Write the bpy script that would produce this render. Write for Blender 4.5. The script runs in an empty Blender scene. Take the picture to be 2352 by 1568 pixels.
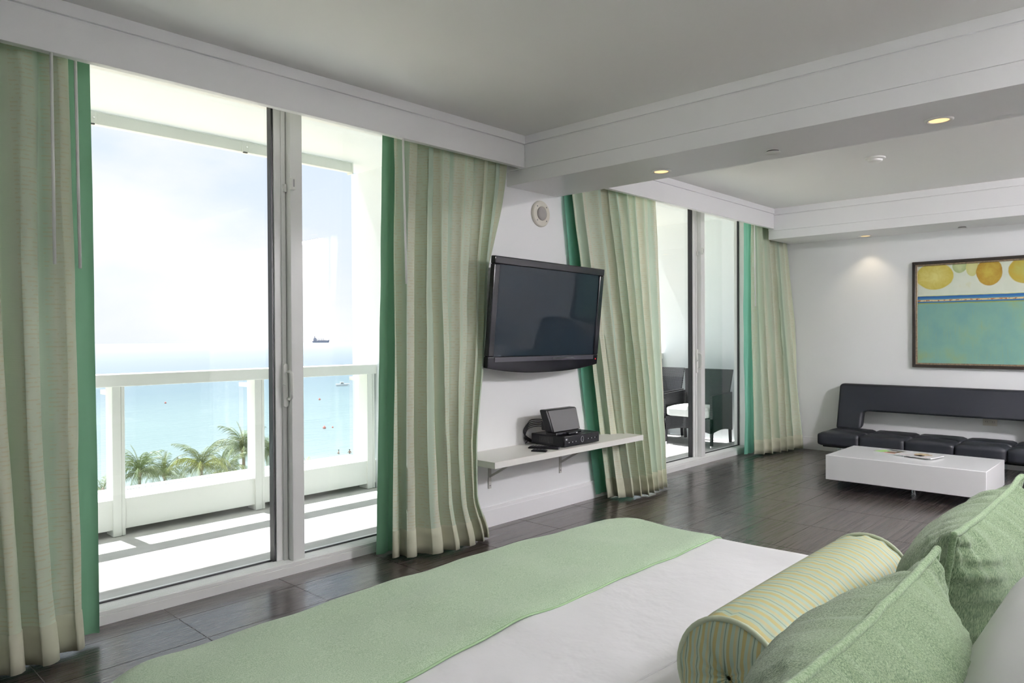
import bpy, bmesh, math, random
from mathutils import Vector, Matrix, noise

# ------------------------------------------------------------------ camera
scene = bpy.context.scene
COL = scene.collection
F_PX, YAW, PITCH, ROLL, CAM_H = 1666.8, math.radians(43.24), math.radians(-0.49), math.radians(-0.294), 1.28
CAM = Vector((0, 0, CAM_H))
_f = Vector((math.cos(YAW) * math.cos(PITCH), math.sin(YAW) * math.cos(PITCH), math.sin(PITCH)))
_r = Vector((math.sin(YAW), -math.cos(YAW), 0))
_u = _r.cross(_f)
RT = math.cos(ROLL) * _r + math.sin(ROLL) * _u
UP = -math.sin(ROLL) * _r + math.cos(ROLL) * _u
cam_data = bpy.data.cameras.new('camera')
cam_data.sensor_width = 36
cam_data.lens = 36 * F_PX / 2352
cam_data.clip_start = 0.02
cam_data.clip_end = 20000
cam = bpy.data.objects.new('camera', cam_data)
COL.objects.link(cam)
cam.matrix_world = Matrix(((RT.x, UP.x, -_f.x, CAM.x), (RT.y, UP.y, -_f.y, CAM.y), (RT.z, UP.z, -_f.z, CAM.z), (0, 0, 0, 1)))
scene.camera = cam


def pix(x, y, axis, val):
    """a photo pixel on the plane axis = val"""
    d = _f + RT * (x - 1176) / F_PX - UP * (y - 784) / F_PX
    t = (val - CAM[axis]) / d[axis]
    return CAM + d * t


# ------------------------------------------------------------------ light
scene.view_settings.view_transform = 'Standard'
scene.view_settings.look = 'None'
scene.view_settings.gamma = 1.0
scene.view_settings.use_curve_mapping = False
scene.view_settings.exposure = 0.42
scene.cycles.max_bounces = 16
scene.cycles.diffuse_bounces = 10
scene.cycles.glossy_bounces = 4
scene.cycles.transparent_max_bounces = 16
scene.cycles.caustics_reflective = False
scene.cycles.caustics_refractive = False

world = bpy.data.worlds.new('sky')
scene.world = world
world.use_nodes = True
wn, wl = world.node_tree.nodes, world.node_tree.links
wn.clear()
w_out = wn.new('ShaderNodeOutputWorld')
w_bg = wn.new('ShaderNodeBackground')
w_bg.inputs['Strength'].default_value = 0.86
w_tc = wn.new('ShaderNodeTexCoord')
w_sep = wn.new('ShaderNodeSeparateXYZ')
w_ramp = wn.new('ShaderNodeValToRGB')
w_ramp.color_ramp.elements[0].position = 0.0
w_ramp.color_ramp.elements[0].color = (0.86, 0.91, 0.98, 1)
w_ramp.color_ramp.elements[1].position = 1.0
w_ramp.color_ramp.elements[1].color = (0.42, 0.6, 0.95, 1)
_e = w_ramp.color_ramp.elements.new(0.12); _e.color = (0.80, 0.88, 0.99, 1)
_e = w_ramp.color_ramp.elements.new(0.32); _e.color = (0.66, 0.80, 0.99, 1)
w_map = wn.new('ShaderNodeMapping')
w_map.inputs['Scale'].default_value = (1.0, 1.0, 2.4)
w_noise = wn.new('ShaderNodeTexNoise')
w_noise.inputs['Scale'].default_value = 2.6
w_noise.inputs['Detail'].default_value = 7
w_noise.inputs['Roughness'].default_value = 0.52
w_cr = wn.new('ShaderNodeValToRGB')
w_cr.color_ramp.elements[0].position = 0.40
w_cr.color_ramp.elements[1].position = 0.62
w_mix = wn.new('ShaderNodeMixRGB')
w_mix.inputs['Color2'].default_value = (1.0, 1.0, 1.0, 1)
wl.new(w_tc.outputs['Generated'], w_sep.inputs[0])
wl.new(w_sep.outputs['Z'], w_ramp.inputs['Fac'])
wl.new(w_tc.outputs['Generated'], w_map.inputs[0])
wl.new(w_map.outputs[0], w_noise.inputs['Vector'])
wl.new(w_noise.outputs['Fac'], w_cr.inputs['Fac'])
wl.new(w_cr.outputs['Color'], w_mix.inputs['Fac'])
wl.new(w_ramp.outputs['Color'], w_mix.inputs['Color1'])
wl.new(w_mix.outputs['Color'], w_bg.inputs['Color'])
wl.new(w_bg.outputs[0], w_out.inputs[0])

sun_data = bpy.data.lights.new('sun', 'SUN')
sun_data.energy = 11.2
sun_data.angle = math.radians(0.6)
sun_data.color = (1.0, 0.995, 0.985)
sun = bpy.data.objects.new('sun', sun_data)
COL.objects.link(sun)
sun.location = (1, 30, 60)
sun.rotation_euler = Vector((0.07, -1.0, -2.1)).to_track_quat('-Z', 'Y').to_euler()

# ------------------------------------------------------------------ helpers
rnd = random.Random(7)
ORIGIN = {}


def srgb(r, g, b):
    return tuple((c / 255 / 12.92) if c / 255 <= 0.04045 else ((c / 255 + 0.055) / 1.055) ** 2.4 for c in (r, g, b)) + (1.0,)


def material(name, col, rough=0.5, metal=0.0, spec=0.5, coat=0.0, build=None):
    m = bpy.data.materials.new(name)
    m.use_nodes = True
    nt = m.node_tree
    b = nt.nodes['Principled BSDF']
    b.inputs['Base Color'].default_value = col
    b.inputs['Roughness'].default_value = rough
    b.inputs['Metallic'].default_value = metal
    b.inputs['Specular IOR Level'].default_value = spec
    b.inputs['Coat Weight'].default_value = coat
    if build:
        build(nt, nt.nodes, nt.links, b)
    return m


def add_noise(nt, scale, detail=4, vec=None, rough=0.5, distortion=0.0):
    n = nt.nodes.new('ShaderNodeTexNoise')
    n.inputs['Scale'].default_value = scale
    n.inputs['Detail'].default_value = detail
    n.inputs['Roughness'].default_value = rough
    n.inputs['Distortion'].default_value = distortion
    if vec is not None:
        nt.links.new(vec, n.inputs['Vector'])
    return n


def ramp(nt, fac, stops):
    r = nt.nodes.new('ShaderNodeValToRGB')
    els = r.color_ramp.elements
    while len(els) > 1:
        els.remove(els[-1])
    els[0].position, els[0].color = stops[0]
    for p, c in stops[1:]:
        e = els.new(p)
        e.color = c
    nt.links.new(fac, r.inputs['Fac'])
    return r


def mapping(nt, out, scale=(1, 1, 1), loc=(0, 0, 0)):
    m = nt.nodes.new('ShaderNodeMapping')
    m.inputs['Scale'].default_value = scale
    m.inputs['Location'].default_value = loc
    nt.links.new(out, m.inputs['Vector'])
    return m.outputs[0]


def coords(nt, kind='Object'):
    return nt.nodes.new('ShaderNodeTexCoord').outputs[kind]


def position(nt):
    return nt.nodes.new('ShaderNodeNewGeometry').outputs['Position']


def bump(nt, height, bsdf, strength=0.2, dist=0.01):
    b = nt.nodes.new('ShaderNodeBump')
    b.inputs['Strength'].default_value = strength
    b.inputs['Distance'].default_value = dist
    nt.links.new(height, b.inputs['Height'])
    nt.links.new(b.outputs[0], bsdf.inputs['Normal'])
    return b


def math_node(nt, op, a, b=None, c=None, clamp=False):
    n = nt.nodes.new('ShaderNodeMath')
    n.operation = op
    n.use_clamp = clamp
    for i, v in enumerate((a, b, c)):
        if v is None:
            continue
        if isinstance(v, (int, float)):
            n.inputs[i].default_value = v
        else:
            nt.links.new(v, n.inputs[i])
    return n.outputs[0]


def mix_col(nt, fac, a, b, mode='MIX'):
    n = nt.nodes.new('ShaderNodeMixRGB')
    n.blend_type = mode
    for k, v in (('Fac', fac), ('Color1', a), ('Color2', b)):
        if isinstance(v, (int, float)):
            n.inputs[k].default_value = v
        elif isinstance(v, tuple):
            n.inputs[k].default_value = v
        else:
            nt.links.new(v, n.inputs[k])
    return n.outputs[0]


def tag(o, label=None, category=None, group=None, kind=None):
    if label:
        o['label'] = label
    if category:
        o['category'] = category
    if group:
        o['group'] = group
    if kind:
        o['kind'] = kind
    return o


def empty(name, loc, label=None, category=None, group=None, kind=None, rot=(0, 0, 0), parent=None):
    o = bpy.data.objects.new(name, None)
    o.empty_display_size = 0.1
    COL.objects.link(o)
    loc = Vector(loc)
    if parent:
        o.parent = parent
        o.location = loc - ORIGIN[parent.name]
    else:
        o.location = loc
    o.rotation_euler = rot
    ORIGIN[o.name] = loc.copy() if rot == (0, 0, 0) else Vector((0, 0, 0))
    return tag(o, label, category, group, kind)


class MB:
    def __init__(self):
        self.v, self.f, self.uv = [], [], None

    def add(self, verts, faces):
        n = len(self.v)
        self.v += [Vector(p) for p in verts]
        self.f += [tuple(i + n for i in f) for f in faces]
        return self

    def box(self, x0, x1, y0, y1, z0, z1):
        return self.add([(x0, y0, z0), (x1, y0, z0), (x1, y1, z0), (x0, y1, z0), (x0, y0, z1), (x1, y0, z1), (x1, y1, z1), (x0, y1, z1)],
                        [(0, 3, 2, 1), (4, 5, 6, 7), (0, 1, 5, 4), (1, 2, 6, 5), (2, 3, 7, 6), (3, 0, 4, 7)])

    def cyl(self, c, r, h, axis=2, n=24, r2=None):
        r2 = r if r2 is None else r2
        c = Vector(c)
        a = [Vector((1, 0, 0)), Vector((0, 1, 0)), Vector((0, 0, 1))]
        w, p, q = a[axis], a[(axis + 1) % 3], a[(axis + 2) % 3]
        vs = []
        for k, rr in ((0, r), (h, r2)):
            for i in range(n):
                t = 2 * math.pi * i / n
                vs.append(c + w * k + p * rr * math.cos(t) + q * rr * math.sin(t))
        fs = [(i, (i + 1) % n, n + (i + 1) % n, n + i) for i in range(n)]
        fs += [tuple(reversed(range(n))), tuple(range(n, 2 * n))]
        return self.add(vs, fs)

    def lathe(self, c, prof, axis=2, n=32, sign=1):
        """prof: (radius, height) pairs from one pole or rim to the other"""
        c = Vector(c)
        a = [Vector((1, 0, 0)), Vector((0, 1, 0)), Vector((0, 0, 1))]
        w, p, q = a[axis] * sign, a[(axis + 1) % 3], a[(axis + 2) % 3]
        vs, fs = [], []
        for r, h in prof:
            for i in range(n):
                t = 2 * math.pi * i / n
                vs.append(c + w * h + p * r * math.cos(t) + q * r * math.sin(t))
        for k in range(len(prof) - 1):
            for i in range(n):
                fs.append((k * n + i, k * n + (i + 1) % n, (k + 1) * n + (i + 1) % n, (k + 1) * n + i))
        fs.append(tuple(range(n)))
        fs.append(tuple(range((len(prof) - 1) * n, len(prof) * n)))
        return self.add(vs, fs)

    def tube(self, pts, r, n=8, closed=False, taper=None):
        pts = [Vector(p) for p in pts]
        m = len(pts)
        vs, fs = [], []
        ref = None
        for i, p in enumerate(pts):
            if closed:
                t = pts[(i + 1) % m] - pts[i - 1]
            else:
                t = pts[min(i + 1, m - 1)] - pts[max(i - 1, 0)]
            t = t.normalized() if t.length > 1e-9 else Vector((0, 0, 1))
            if ref is None:
                ref = t.orthogonal().normalized()
            ref = (ref - t * ref.dot(t))
            ref = ref.normalized() if ref.length > 1e-6 else t.orthogonal().normalized()
            b = t.cross(ref)
            rr = r if taper is None else r * (taper[0] + (taper[1] - taper[0]) * i / (m - 1))
            for k in range(n):
                a = 2 * math.pi * k / n
                vs.append(p + ref * rr * math.cos(a) + b * rr * math.sin(a))
        for i in range(m if closed else m - 1):
            j = (i + 1) % m
            for k in range(n):
                fs.append((i * n + k, i * n + (k + 1) % n, j * n + (k + 1) % n, j * n + k))
        if not closed:
            fs += [tuple(reversed(range(n))), tuple(range((m - 1) * n, m * n))]
        return self.add(vs, fs)

    def prism(self, outline, axis, a0, a1):
        """outline: 2-D points in the two other axes (x,y order kept), extruded along axis"""
        def P(p, a):
            return {0: (a, p[0], p[1]), 1: (p[0], a, p[1]), 2: (p[0], p[1], a)}[axis]
        n = len(outline)
        vs = [P(p, a0) for p in outline] + [P(p, a1) for p in outline]
        fs = [(i, (i + 1) % n, n + (i + 1) % n, n + i) for i in range(n)]
        fs += [tuple(reversed(range(n))), tuple(range(n, 2 * n))]
        return self.add(vs, fs)

    def build(self, name, mat, parent=None, bevel=0.0, seg=2, smooth=False, local=False, uv=None, **tags):
        me = bpy.data.meshes.new(name)
        vs = self.v
        if parent is not None:
            off = Vector((0, 0, 0)) if local else ORIGIN[parent.name]
        else:
            xs = [p.x for p in vs]; ys = [p.y for p in vs]; zs = [p.z for p in vs]
            off = Vector(((min(xs) + max(xs)) / 2, (min(ys) + max(ys)) / 2, min(zs)))
        me.from_pydata([tuple(p - off) for p in vs], [], self.f)
        if uv is not None:
            lay = me.uv_layers.new(name='UVMap')
            for lp in me.loops:
                lay.data[lp.index].uv = uv[lp.vertex_index]
        bm = bmesh.new(); bm.from_mesh(me)
        bmesh.ops.recalc_face_normals(bm, faces=bm.faces)
        bm.to_mesh(me); bm.free()
        me.materials.append(mat)
        o = bpy.data.objects.new(name, me)
        COL.objects.link(o)
        if parent is not None:
            o.parent = parent
            ORIGIN[o.name] = off.copy()
        else:
            o.location = off
            ORIGIN[o.name] = off.copy()
        if bevel:
            md = o.modifiers.new('bevel', 'BEVEL')
            md.width = bevel; md.segments = seg; md.limit_method = 'ANGLE'
            md.angle_limit = math.radians(40)
        if smooth or bevel:
            for p in me.polygons:
                p.use_smooth = True
            if not smooth:
                try:
                    me.set_sharp_from_angle(angle=math.radians(45))
                except Exception:
                    pass
        return tag(o, **tags)


def B(*a):
    return MB().box(*a)


def grid_faces(nu, nv, wrap=False):
    fs = []
    for j in range(nv - 1):
        for i in range(nu - (0 if wrap else 1)):
            a, b = j * nu + i, j * nu + (i + 1) % nu
            fs.append((a, b, b + nu, a + nu))
    return fs


def nz(x, y, z=0.0):
    return noise.noise(Vector((x, y, z)))


# ------------------------------------------------------------------ materials
def m_wall(nt, N, L, b):
    n = add_noise(nt, 140, 3, position(nt))
    bump(nt, n.outputs['Fac'], b, 0.05, 0.002)


WALL = material('white_wall_paint', (0.86, 0.87, 0.875, 1), 0.55, build=m_wall)
CEIL = material('ceiling_paint', (0.84, 0.84, 0.825, 1), 0.6, build=m_wall)
TRIM = material('white_trim_paint', (0.86, 0.86, 0.87, 1), 0.4, build=m_wall)
ALU = material('white_aluminium', (0.78, 0.785, 0.77, 1), 0.35)
GASKET = material('black_gasket', (0.015, 0.015, 0.017, 1), 0.4)
WPLAST = material('white_plastic', (0.78, 0.78, 0.75, 1), 0.35)
CREAM = material('cream_plastic', (0.66, 0.63, 0.55, 1), 0.4)
DARKSLOT = material('dark_slot', (0.03, 0.03, 0.03, 1), 0.5)
BLACKGLOSS = material('black_gloss_plastic', (0.005, 0.005, 0.007, 1), 0.14, spec=0.3)
BLACKMATT = material('black_matt_plastic', (0.006, 0.006, 0.008, 1), 0.4, spec=0.2)
CHROME = material('chrome', (0.8, 0.8, 0.82, 1), 0.12, metal=1.0)


def glass_material(name, tint, refl=1.0):
    m = bpy.data.materials.new(name)
    m.use_nodes = True
    nt = m.node_tree
    nt.nodes.clear()
    out = nt.nodes.new('ShaderNodeOutputMaterial')
    tr = nt.nodes.new('ShaderNodeBsdfTransparent'); tr.inputs[0].default_value = tint
    gl = nt.nodes.new('ShaderNodeBsdfGlossy'); gl.inputs['Roughness'].default_value = 0.0
    ge = nt.nodes.new('ShaderNodeNewGeometry')
    dt = nt.nodes.new('ShaderNodeVectorMath'); dt.operation = 'DOT_PRODUCT'
    nt.links.new(ge.outputs['Normal'], dt.inputs[0]); nt.links.new(ge.outputs['Incoming'], dt.inputs[1])
    inv = math_node(nt, 'SUBTRACT', 1.0, math_node(nt, 'ABSOLUTE', dt.outputs['Value']), clamp=True)
    fr = math_node(nt, 'ADD', 0.035, math_node(nt, 'MULTIPLY', math_node(nt, 'POWER', inv, 5.0), 0.965))
    mx = nt.nodes.new('ShaderNodeMixShader')
    nt.links.new(math_node(nt, 'MULTIPLY', fr, refl), mx.inputs[0])
    nt.links.new(tr.outputs[0], mx.inputs[1]); nt.links.new(gl.outputs[0], mx.inputs[2])
    nt.links.new(mx.outputs[0], out.inputs[0])
    return m


GLASS = glass_material('window_glass', (0.985, 0.985, 0.985, 1))
RAILGLASS = glass_material('railing_glass', (0.935, 0.975, 0.985, 1), 0.8)
ACRYL = glass_material('clear_acrylic', (0.90, 0.94, 0.96, 1))


def m_tile(nt, N, L, b):
    p = position(nt)
    oi = N.new('ShaderNodeObjectInfo')
    cmb = N.new('ShaderNodeCombineXYZ')
    L.new(math_node(nt, 'MULTIPLY', oi.outputs['Random'], 9.0), cmb.inputs[0])
    L.new(math_node(nt, 'MULTIPLY', oi.outputs['Random'], 5.0), cmb.inputs[2])
    va = N.new('ShaderNodeVectorMath'); va.operation = 'ADD'
    L.new(p, va.inputs[0]); L.new(cmb.outputs[0], va.inputs[1])
    fine = add_noise(nt, 1.0, 3, mapping(nt, va.outputs[0], (1.6, 170, 1)), 0.6)
    broad = add_noise(nt, 1.0, 3, mapping(nt, va.outputs[0], (0.8, 40, 1)))
    mixed = math_node(nt, 'ADD', math_node(nt, 'MULTIPLY', fine.outputs['Fac'], 0.75), math_node(nt, 'MULTIPLY', broad.outputs['Fac'], 0.25))
    r = ramp(nt, mixed, [(0.32, srgb(44, 37, 35)), (0.5, srgb(56, 48, 46)), (0.70, srgb(78, 69, 66))])
    L.new(r.outputs[0], b.inputs['Base Color'])
    rr = ramp(nt, mixed, [(0.3, (0.22,) * 3 + (1,)), (0.7, (0.34,) * 3 + (1,))])
    L.new(rr.outputs[0], b.inputs['Roughness'])
    bump(nt, mixed, b, 0.05, 0.002)
    b.inputs['Coat Roughness'].default_value = 0.15


TILE = material('wood_look_tile', srgb(70, 66, 65), 0.34, spec=0.45, coat=0.38, build=m_tile)
GROUT = material('grout', srgb(150, 148, 146), 0.8)


def cloth_curtain(name, stripes, dash=True, trans=0.22):
    def f(nt, N, L, b):
        uv = coords(nt, 'UV')
        sep = N.new('ShaderNodeSeparateXYZ'); L.new(uv, sep.inputs[0])
        fr = math_node(nt, 'FRACT', math_node(nt, 'MULTIPLY', sep.outputs[0], 2.2))
        r = ramp(nt, fr, stripes)
        col = r.outputs[0]
        if dash:
            rows = math_node(nt, 'FRACT', math_node(nt, 'MULTIPLY', sep.outputs[1], 62.0))
            row = math_node(nt, 'LESS_THAN', rows, 0.34)
            brk = add_noise(nt, 1.0, 2, mapping(nt, uv, (26, 62, 1)))
            on = math_node(nt, 'GREATER_THAN', brk.outputs['Fac'], 0.50)
            band = math_node(nt, 'LESS_THAN', math_node(nt, 'FRACT', math_node(nt, 'MULTIPLY', sep.outputs[0], 4.4)), 0.62)
            k = math_node(nt, 'MULTIPLY', math_node(nt, 'MULTIPLY', row, on), band)
            col = mix_col(nt, math_node(nt, 'MULTIPLY', k, 0.40), col, srgb(206, 192, 150))
            wv = add_noise(nt, 1.0, 2, mapping(nt, uv, (30, 420, 1)))
            bump(nt, wv.outputs['Fac'], b, 0.25, 0.003)
        L.new(col, b.inputs['Base Color'])
        tr = N.new('ShaderNodeBsdfTranslucent')
        L.new(col, tr.inputs[0])
        mx = N.new('ShaderNodeMixShader'); mx.inputs[0].default_value = trans
        L.new(b.outputs[0], mx.inputs[1]); L.new(tr.outputs[0], mx.inputs[2])
        L.new(mx.outputs[0], N['Material Output'].inputs[0])
        b.inputs['Sheen Weight'].default_value = 0.15
    return material(name, srgb(180, 185, 155), 0.55, spec=0.25, build=f)


CURTAIN = cloth_curtain('striped_curtain_cloth', [(0.0, srgb(212, 218, 198)), (0.30, srgb(206, 216, 194)), (0.36, srgb(192, 209, 189)),
                                                  (0.52, srgb(194, 210, 190)), (0.58, srgb(218, 220, 202)), (0.80, srgb(210, 213, 190)), (0.9, srgb(198, 213, 190)), (1.0, srgb(212, 218, 198))])
LINING = cloth_curtain('green_lining_cloth', [(0.0, srgb(100, 142, 114)), (0.5, srgb(90, 132, 104)), (1.0, srgb(100, 142, 114))], dash=False, trans=0.26)
TEAL = cloth_curtain('teal_lining_cloth', [(0.0, srgb(128, 190, 168)), (0.5, srgb(116, 180, 156)), (1.0, srgb(128, 190, 168))], dash=False, trans=0.55)
HEM = cloth_curtain('hem_cloth', [(0.0, srgb(206, 206, 184)), (0.4, srgb(200, 204, 180)), (1.0, srgb(208, 207, 186))], dash=False)


def m_weave(light, dark, scale, stretch, bstr):
    def f(nt, N, L, b):
        oc = coords(nt, 'Object')
        n1 = add_noise(nt, scale, 2, mapping(nt, oc, stretch), 0.7)
        n2 = add_noise(nt, 3.0, 3, oc)
        r = ramp(nt, math_node(nt, 'ADD', math_node(nt, 'MULTIPLY', n1.outputs['Fac'], 0.85), math_node(nt, 'MULTIPLY', n2.outputs['Fac'], 0.15)), [(0.36, dark), (0.62, light)])
        L.new(r.outputs[0], b.inputs['Base Color'])
        bump(nt, n1.outputs['Fac'], b, bstr, 0.003)
        b.inputs['Sheen Weight'].default_value = 0.25
    return f


RUNNER = material('green_woven_wool', srgb(140, 170, 130), 0.9, spec=0.1, build=m_weave(srgb(186, 206, 178), srgb(142, 168, 134), 330, (1, 1.6, 1), 0.5))
RUNNER_HEM = material('green_hem', srgb(140, 166, 130), 0.9, spec=0.1)
CHENILLE = material('green_chenille', srgb(130, 160, 118), 0.9, spec=0.1, build=m_weave(srgb(146, 164, 132), srgb(72, 98, 68), 560, (1.1, 1.0, 0.20), 0.5))
PIPING = material('green_piping', srgb(140, 170, 128), 0.9, spec=0.1, build=m_weave(srgb(152, 172, 138), srgb(104, 132, 96), 300, (1, 1, 1), 0.5))


def m_duvet(nt, N, L, b):
    oc = coords(nt, 'Object')
    wv = N.new('ShaderNodeTexWave')
    wv.wave_type = 'BANDS'; wv.bands_direction = 'X'
    wv.inputs['Scale'].default_value = 11.0
    wv.inputs['Distortion'].default_value = 0.0
    sep = N.new('ShaderNodeSeparateXYZ'); L.new(oc, sep.inputs[0])
    wob = math_node(nt, 'MULTIPLY', math_node(nt, 'SINE', math_node(nt, 'MULTIPLY', sep.outputs[1], 62.0)), 0.010)
    cmb = N.new('ShaderNodeCombineXYZ')
    L.new(math_node(nt, 'ADD', sep.outputs[0], wob), cmb.inputs[0])
    L.new(cmb.outputs[0], wv.inputs['Vector'])
    line = math_node(nt, 'GREATER_THAN', wv.outputs['Fac'], 0.86)
    b1 = bump(nt, line, b, 0.55, 0.002)
    n = add_noise(nt, 7.0, 4, oc)
    b2 = N.new('ShaderNodeBump'); b2.inputs['Strength'].default_value = 0.7; b2.inputs['Distance'].default_value = 0.016
    L.new(n.outputs['Fac'], b2.inputs['Height'])
    L.new(b2.outputs[0], b1.inputs['Normal'])
    b.inputs['Sheen Weight'].default_value = 0.1


DUVET = material('white_jacquard_cotton', (0.80, 0.80, 0.81, 1), 0.6, spec=0.25, build=m_duvet)
COTTON = material('white_pillow_cotton', (0.80, 0.80, 0.80, 1), 0.7, spec=0.2)


def m_bolster(nt, N, L, b):
    uv = coords(nt, 'UV')
    sep = N.new('ShaderNodeSeparateXYZ'); L.new(uv, sep.inputs[0])
    fr = math_node(nt, 'FRACT', math_node(nt, 'MULTIPLY', sep.outputs[0], 15.0))
    teal, ochre, pale, thin = srgb(158, 178, 160), srgb(172, 162, 112), srgb(166, 182, 160), srgb(118, 138, 124)
    r = ramp(nt, fr, [(0.0, teal), (0.20, teal), (0.24, ochre), (0.44, ochre), (0.48, pale), (0.62, pale), (0.65, thin), (0.69, thin), (0.72, teal), (0.86, srgb(178, 172, 132)), (0.97, srgb(178, 172, 132)), (1.0, teal)])
    L.new(r.outputs[0], b.inputs['Base Color'])


STRIPE = material('striped_silk', srgb(170, 180, 150), 0.6, spec=0.2, build=m_bolster)


def m_leather(nt, N, L, b):
    n = add_noise(nt, 55, 4, coords(nt, 'Object'))
    bump(nt, n.outputs['Fac'], b, 0.12, 0.004)


LEATHER = material('black_leather', (0.008, 0.009, 0.012, 1), 0.45, spec=0.22, build=m_leather)
LACQUER = material('white_lacquer', (0.78, 0.79, 0.79, 1), 0.14, spec=0.5)
SHELFW = material('white_laminate', (0.78, 0.78, 0.74, 1), 0.35)
BRACKET = material('cream_steel', (0.56, 0.55, 0.52, 1), 0.4)
SCREEN = material('dark_tv_glass', (0.006, 0.009, 0.012, 1), 0.04, spec=0.10)
GREYMESH = material('grey_speaker_cloth', (0.06, 0.06, 0.062, 1), 0.55)


def m_balc_floor(nt, N, L, b):
    n = add_noise(nt, 6, 5, position(nt))
    r = ramp(nt, n.outputs['Fac'], [(0.3, (0.49, 0.485, 0.47, 1)), (0.7, (0.56, 0.555, 0.545, 1))])
    L.new(r.outputs[0], b.inputs['Base Color'])


BFLOOR = material('balcony_concrete', (0.55, 0.52, 0.47, 1), 0.8, spec=0.1, build=m_balc_floor)
BWHITE = material('white_exterior_paint', (0.77, 0.81, 0.825, 1), 0.6, spec=0.2, build=m_wall)
BMETAL = material('white_railing_paint', (0.78, 0.80, 0.75, 1), 0.5, spec=0.3)


def m_wicker(holes):
    def f(nt, N, L, b):
        uv = coords(nt, 'UV')
        br = N.new('ShaderNodeTexBrick')
        br.inputs['Scale'].default_value = 1.0
        br.inputs['Brick Width'].default_value = 0.030
        br.inputs['Row Height'].default_value = 0.0135
        br.inputs['Mortar Size'].default_value = 0.0038
        br.inputs['Mortar Smooth'].default_value = 0.2
        br.inputs['Color1'].default_value = (0.035, 0.034, 0.040, 1)
        br.inputs['Color2'].default_value = (0.022, 0.022, 0.027, 1)
        br.inputs['Mortar'].default_value = (0.008, 0.008, 0.010, 1) if not holes else (0.04, 0.04, 0.045, 1)
        L.new(uv, br.inputs['Vector'])
        if holes:
            sep = N.new('ShaderNodeSeparateXYZ'); L.new(uv, sep.inputs[0])
            inv = math_node(nt, 'SUBTRACT', 1.0, br.outputs['Fac'])
            tr = N.new('ShaderNodeBsdfTransparent')
            mx = N.new('ShaderNodeMixShader')
            L.new(math_node(nt, 'GREATER_THAN', inv, 0.9), mx.inputs[0])
            L.new(b.outputs[0], mx.inputs[1]); L.new(tr.outputs[0], mx.inputs[2])
            L.new(mx.outputs[0], N['Material Output'].inputs[0])
            br.inputs['Mortar Size'].default_value = 0.0048
            b.inputs['Base Color'].default_value = (0.03, 0.03, 0.035, 1)
        else:
            L.new(br.outputs['Color'], b.inputs['Base Color'])
            bump(nt, br.outputs['Fac'], b, 0.4, 0.004).invert = True
    return f


WICKER = material('dark_wicker', (0.03, 0.03, 0.035, 1), 0.5, build=m_wicker(False))
WICKER_OPEN = material('open_weave_wicker', (0.03, 0.03, 0.035, 1), 0.5, build=m_wicker(True))
DARKLEG = material('dark_leg', (0.025, 0.025, 0.03, 1), 0.5)
CUSHW = material('white_outdoor_cushion', (0.78, 0.80, 0.78, 1), 0.8, spec=0.1)

# ------------------------------------------------------------------ room shell
YW = 3.44           # face of the wall between the windows
YF = 3.535          # inner face of the window sills
XL, XR, YB = -1.6, 8.13, -1.0
YB2, XS = -2.6, 3.72      # the sitting room runs further back than the bedroom
ZC = 2.61

floor = MB().box(XL, XR, YB, 3.70, -0.16, -0.0025).box(XS, XR, YB2, YB, -0.16, -0.0025).build('floor', GROUT, label='dark wood-look tile floor with pale grout joints', kind='structure')
tile_cache = {}
px_, py_ = 0.587, 0.300
ix0 = math.floor((XL - 1.35) / px_); ix1 = math.ceil((XR - 1.35) / px_)
iy0 = math.floor((YB2 - 3.36) / py_); iy1 = math.ceil((YF - 3.36) / py_)
for j in range(iy0, iy1):
    for i in range(ix0, ix1):
        x0, x1 = max(1.35 + i * px_, XL), min(1.35 + (i + 1) * px_, XR)
        y0, y1 = max(3.36 + j * py_, YB2), min(3.36 + (j + 1) * py_, YF - 0.002)
        if y0 < YB and (x0 < XS or y1 > YB):
            if x0 < XS and y1 <= YB:
                continue
            if x0 < XS:
                y0 = YB
        w, d = x1 - x0 - 0.004, y1 - y0 - 0.004
        if w < 0.01 or d < 0.01:
            continue
        key = (round(w, 3), round(d, 3))
        if key not in tile_cache:
            me = bpy.data.meshes.new('tile')
            mb = B(-w / 2, w / 2, -d / 2, d / 2, -0.006, 0.0)
            me.from_pydata([tuple(p) for p in mb.v], [], mb.f)
            me.materials.append(TILE)
            tile_cache[key] = me
        o = bpy.data.objects.new('tile', tile_cache[key])
        COL.objects.link(o)
        o.parent = floor
        o.location = Vector(((x0 + x1) / 2, (y0 + y1) / 2, 0)) - floor.location

MB().box(XL - 0.1, XR + 0.12, YB - 0.1, 3.70, ZC, ZC + 0.15).box(XS - 0.12, XR + 0.12, YB2 - 0.12, YB - 0.1, ZC, ZC + 0.15).build('ceiling', CEIL, label='flat off-white painted ceiling', kind='structure')
B(XL - 0.12, XL, YB - 0.12, 3.70, -0.1, ZC).build('wall_left', WALL, label='plain white wall beside the bed', kind='structure')
B(XL, XS, YB - 0.12, YB, -0.1, ZC).build('wall_back', WALL, label='plain white wall behind the headboard', kind='structure')
B(XS, XR, YB2 - 0.12, YB2, -0.1, ZC).build('wall_sitting', WALL, label='plain white wall at the back of the sitting area', kind='structure')
B(XS - 0.12, XS, YB2 - 0.12, YB - 0.12, -0.1, ZC).build('wall_return', WALL, label='short white wall between bedroom and sitting area', kind='structure')
B(XR, XR + 0.12, YB2 - 0.12, 3.70, -0.1, ZC).build('wall_far', WALL, label='white wall behind the black sofa', kind='structure')
W1A, W1B, W2A, W2B = 0.15, 3.22, 4.80, 7.56      # window openings
pier = MB()
pier.box(W1B, W2A, YW, 3.70, -0.1, ZC)
pier.build('wall_window', WALL, label='white wall between the two sliding windows', kind='structure')
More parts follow.
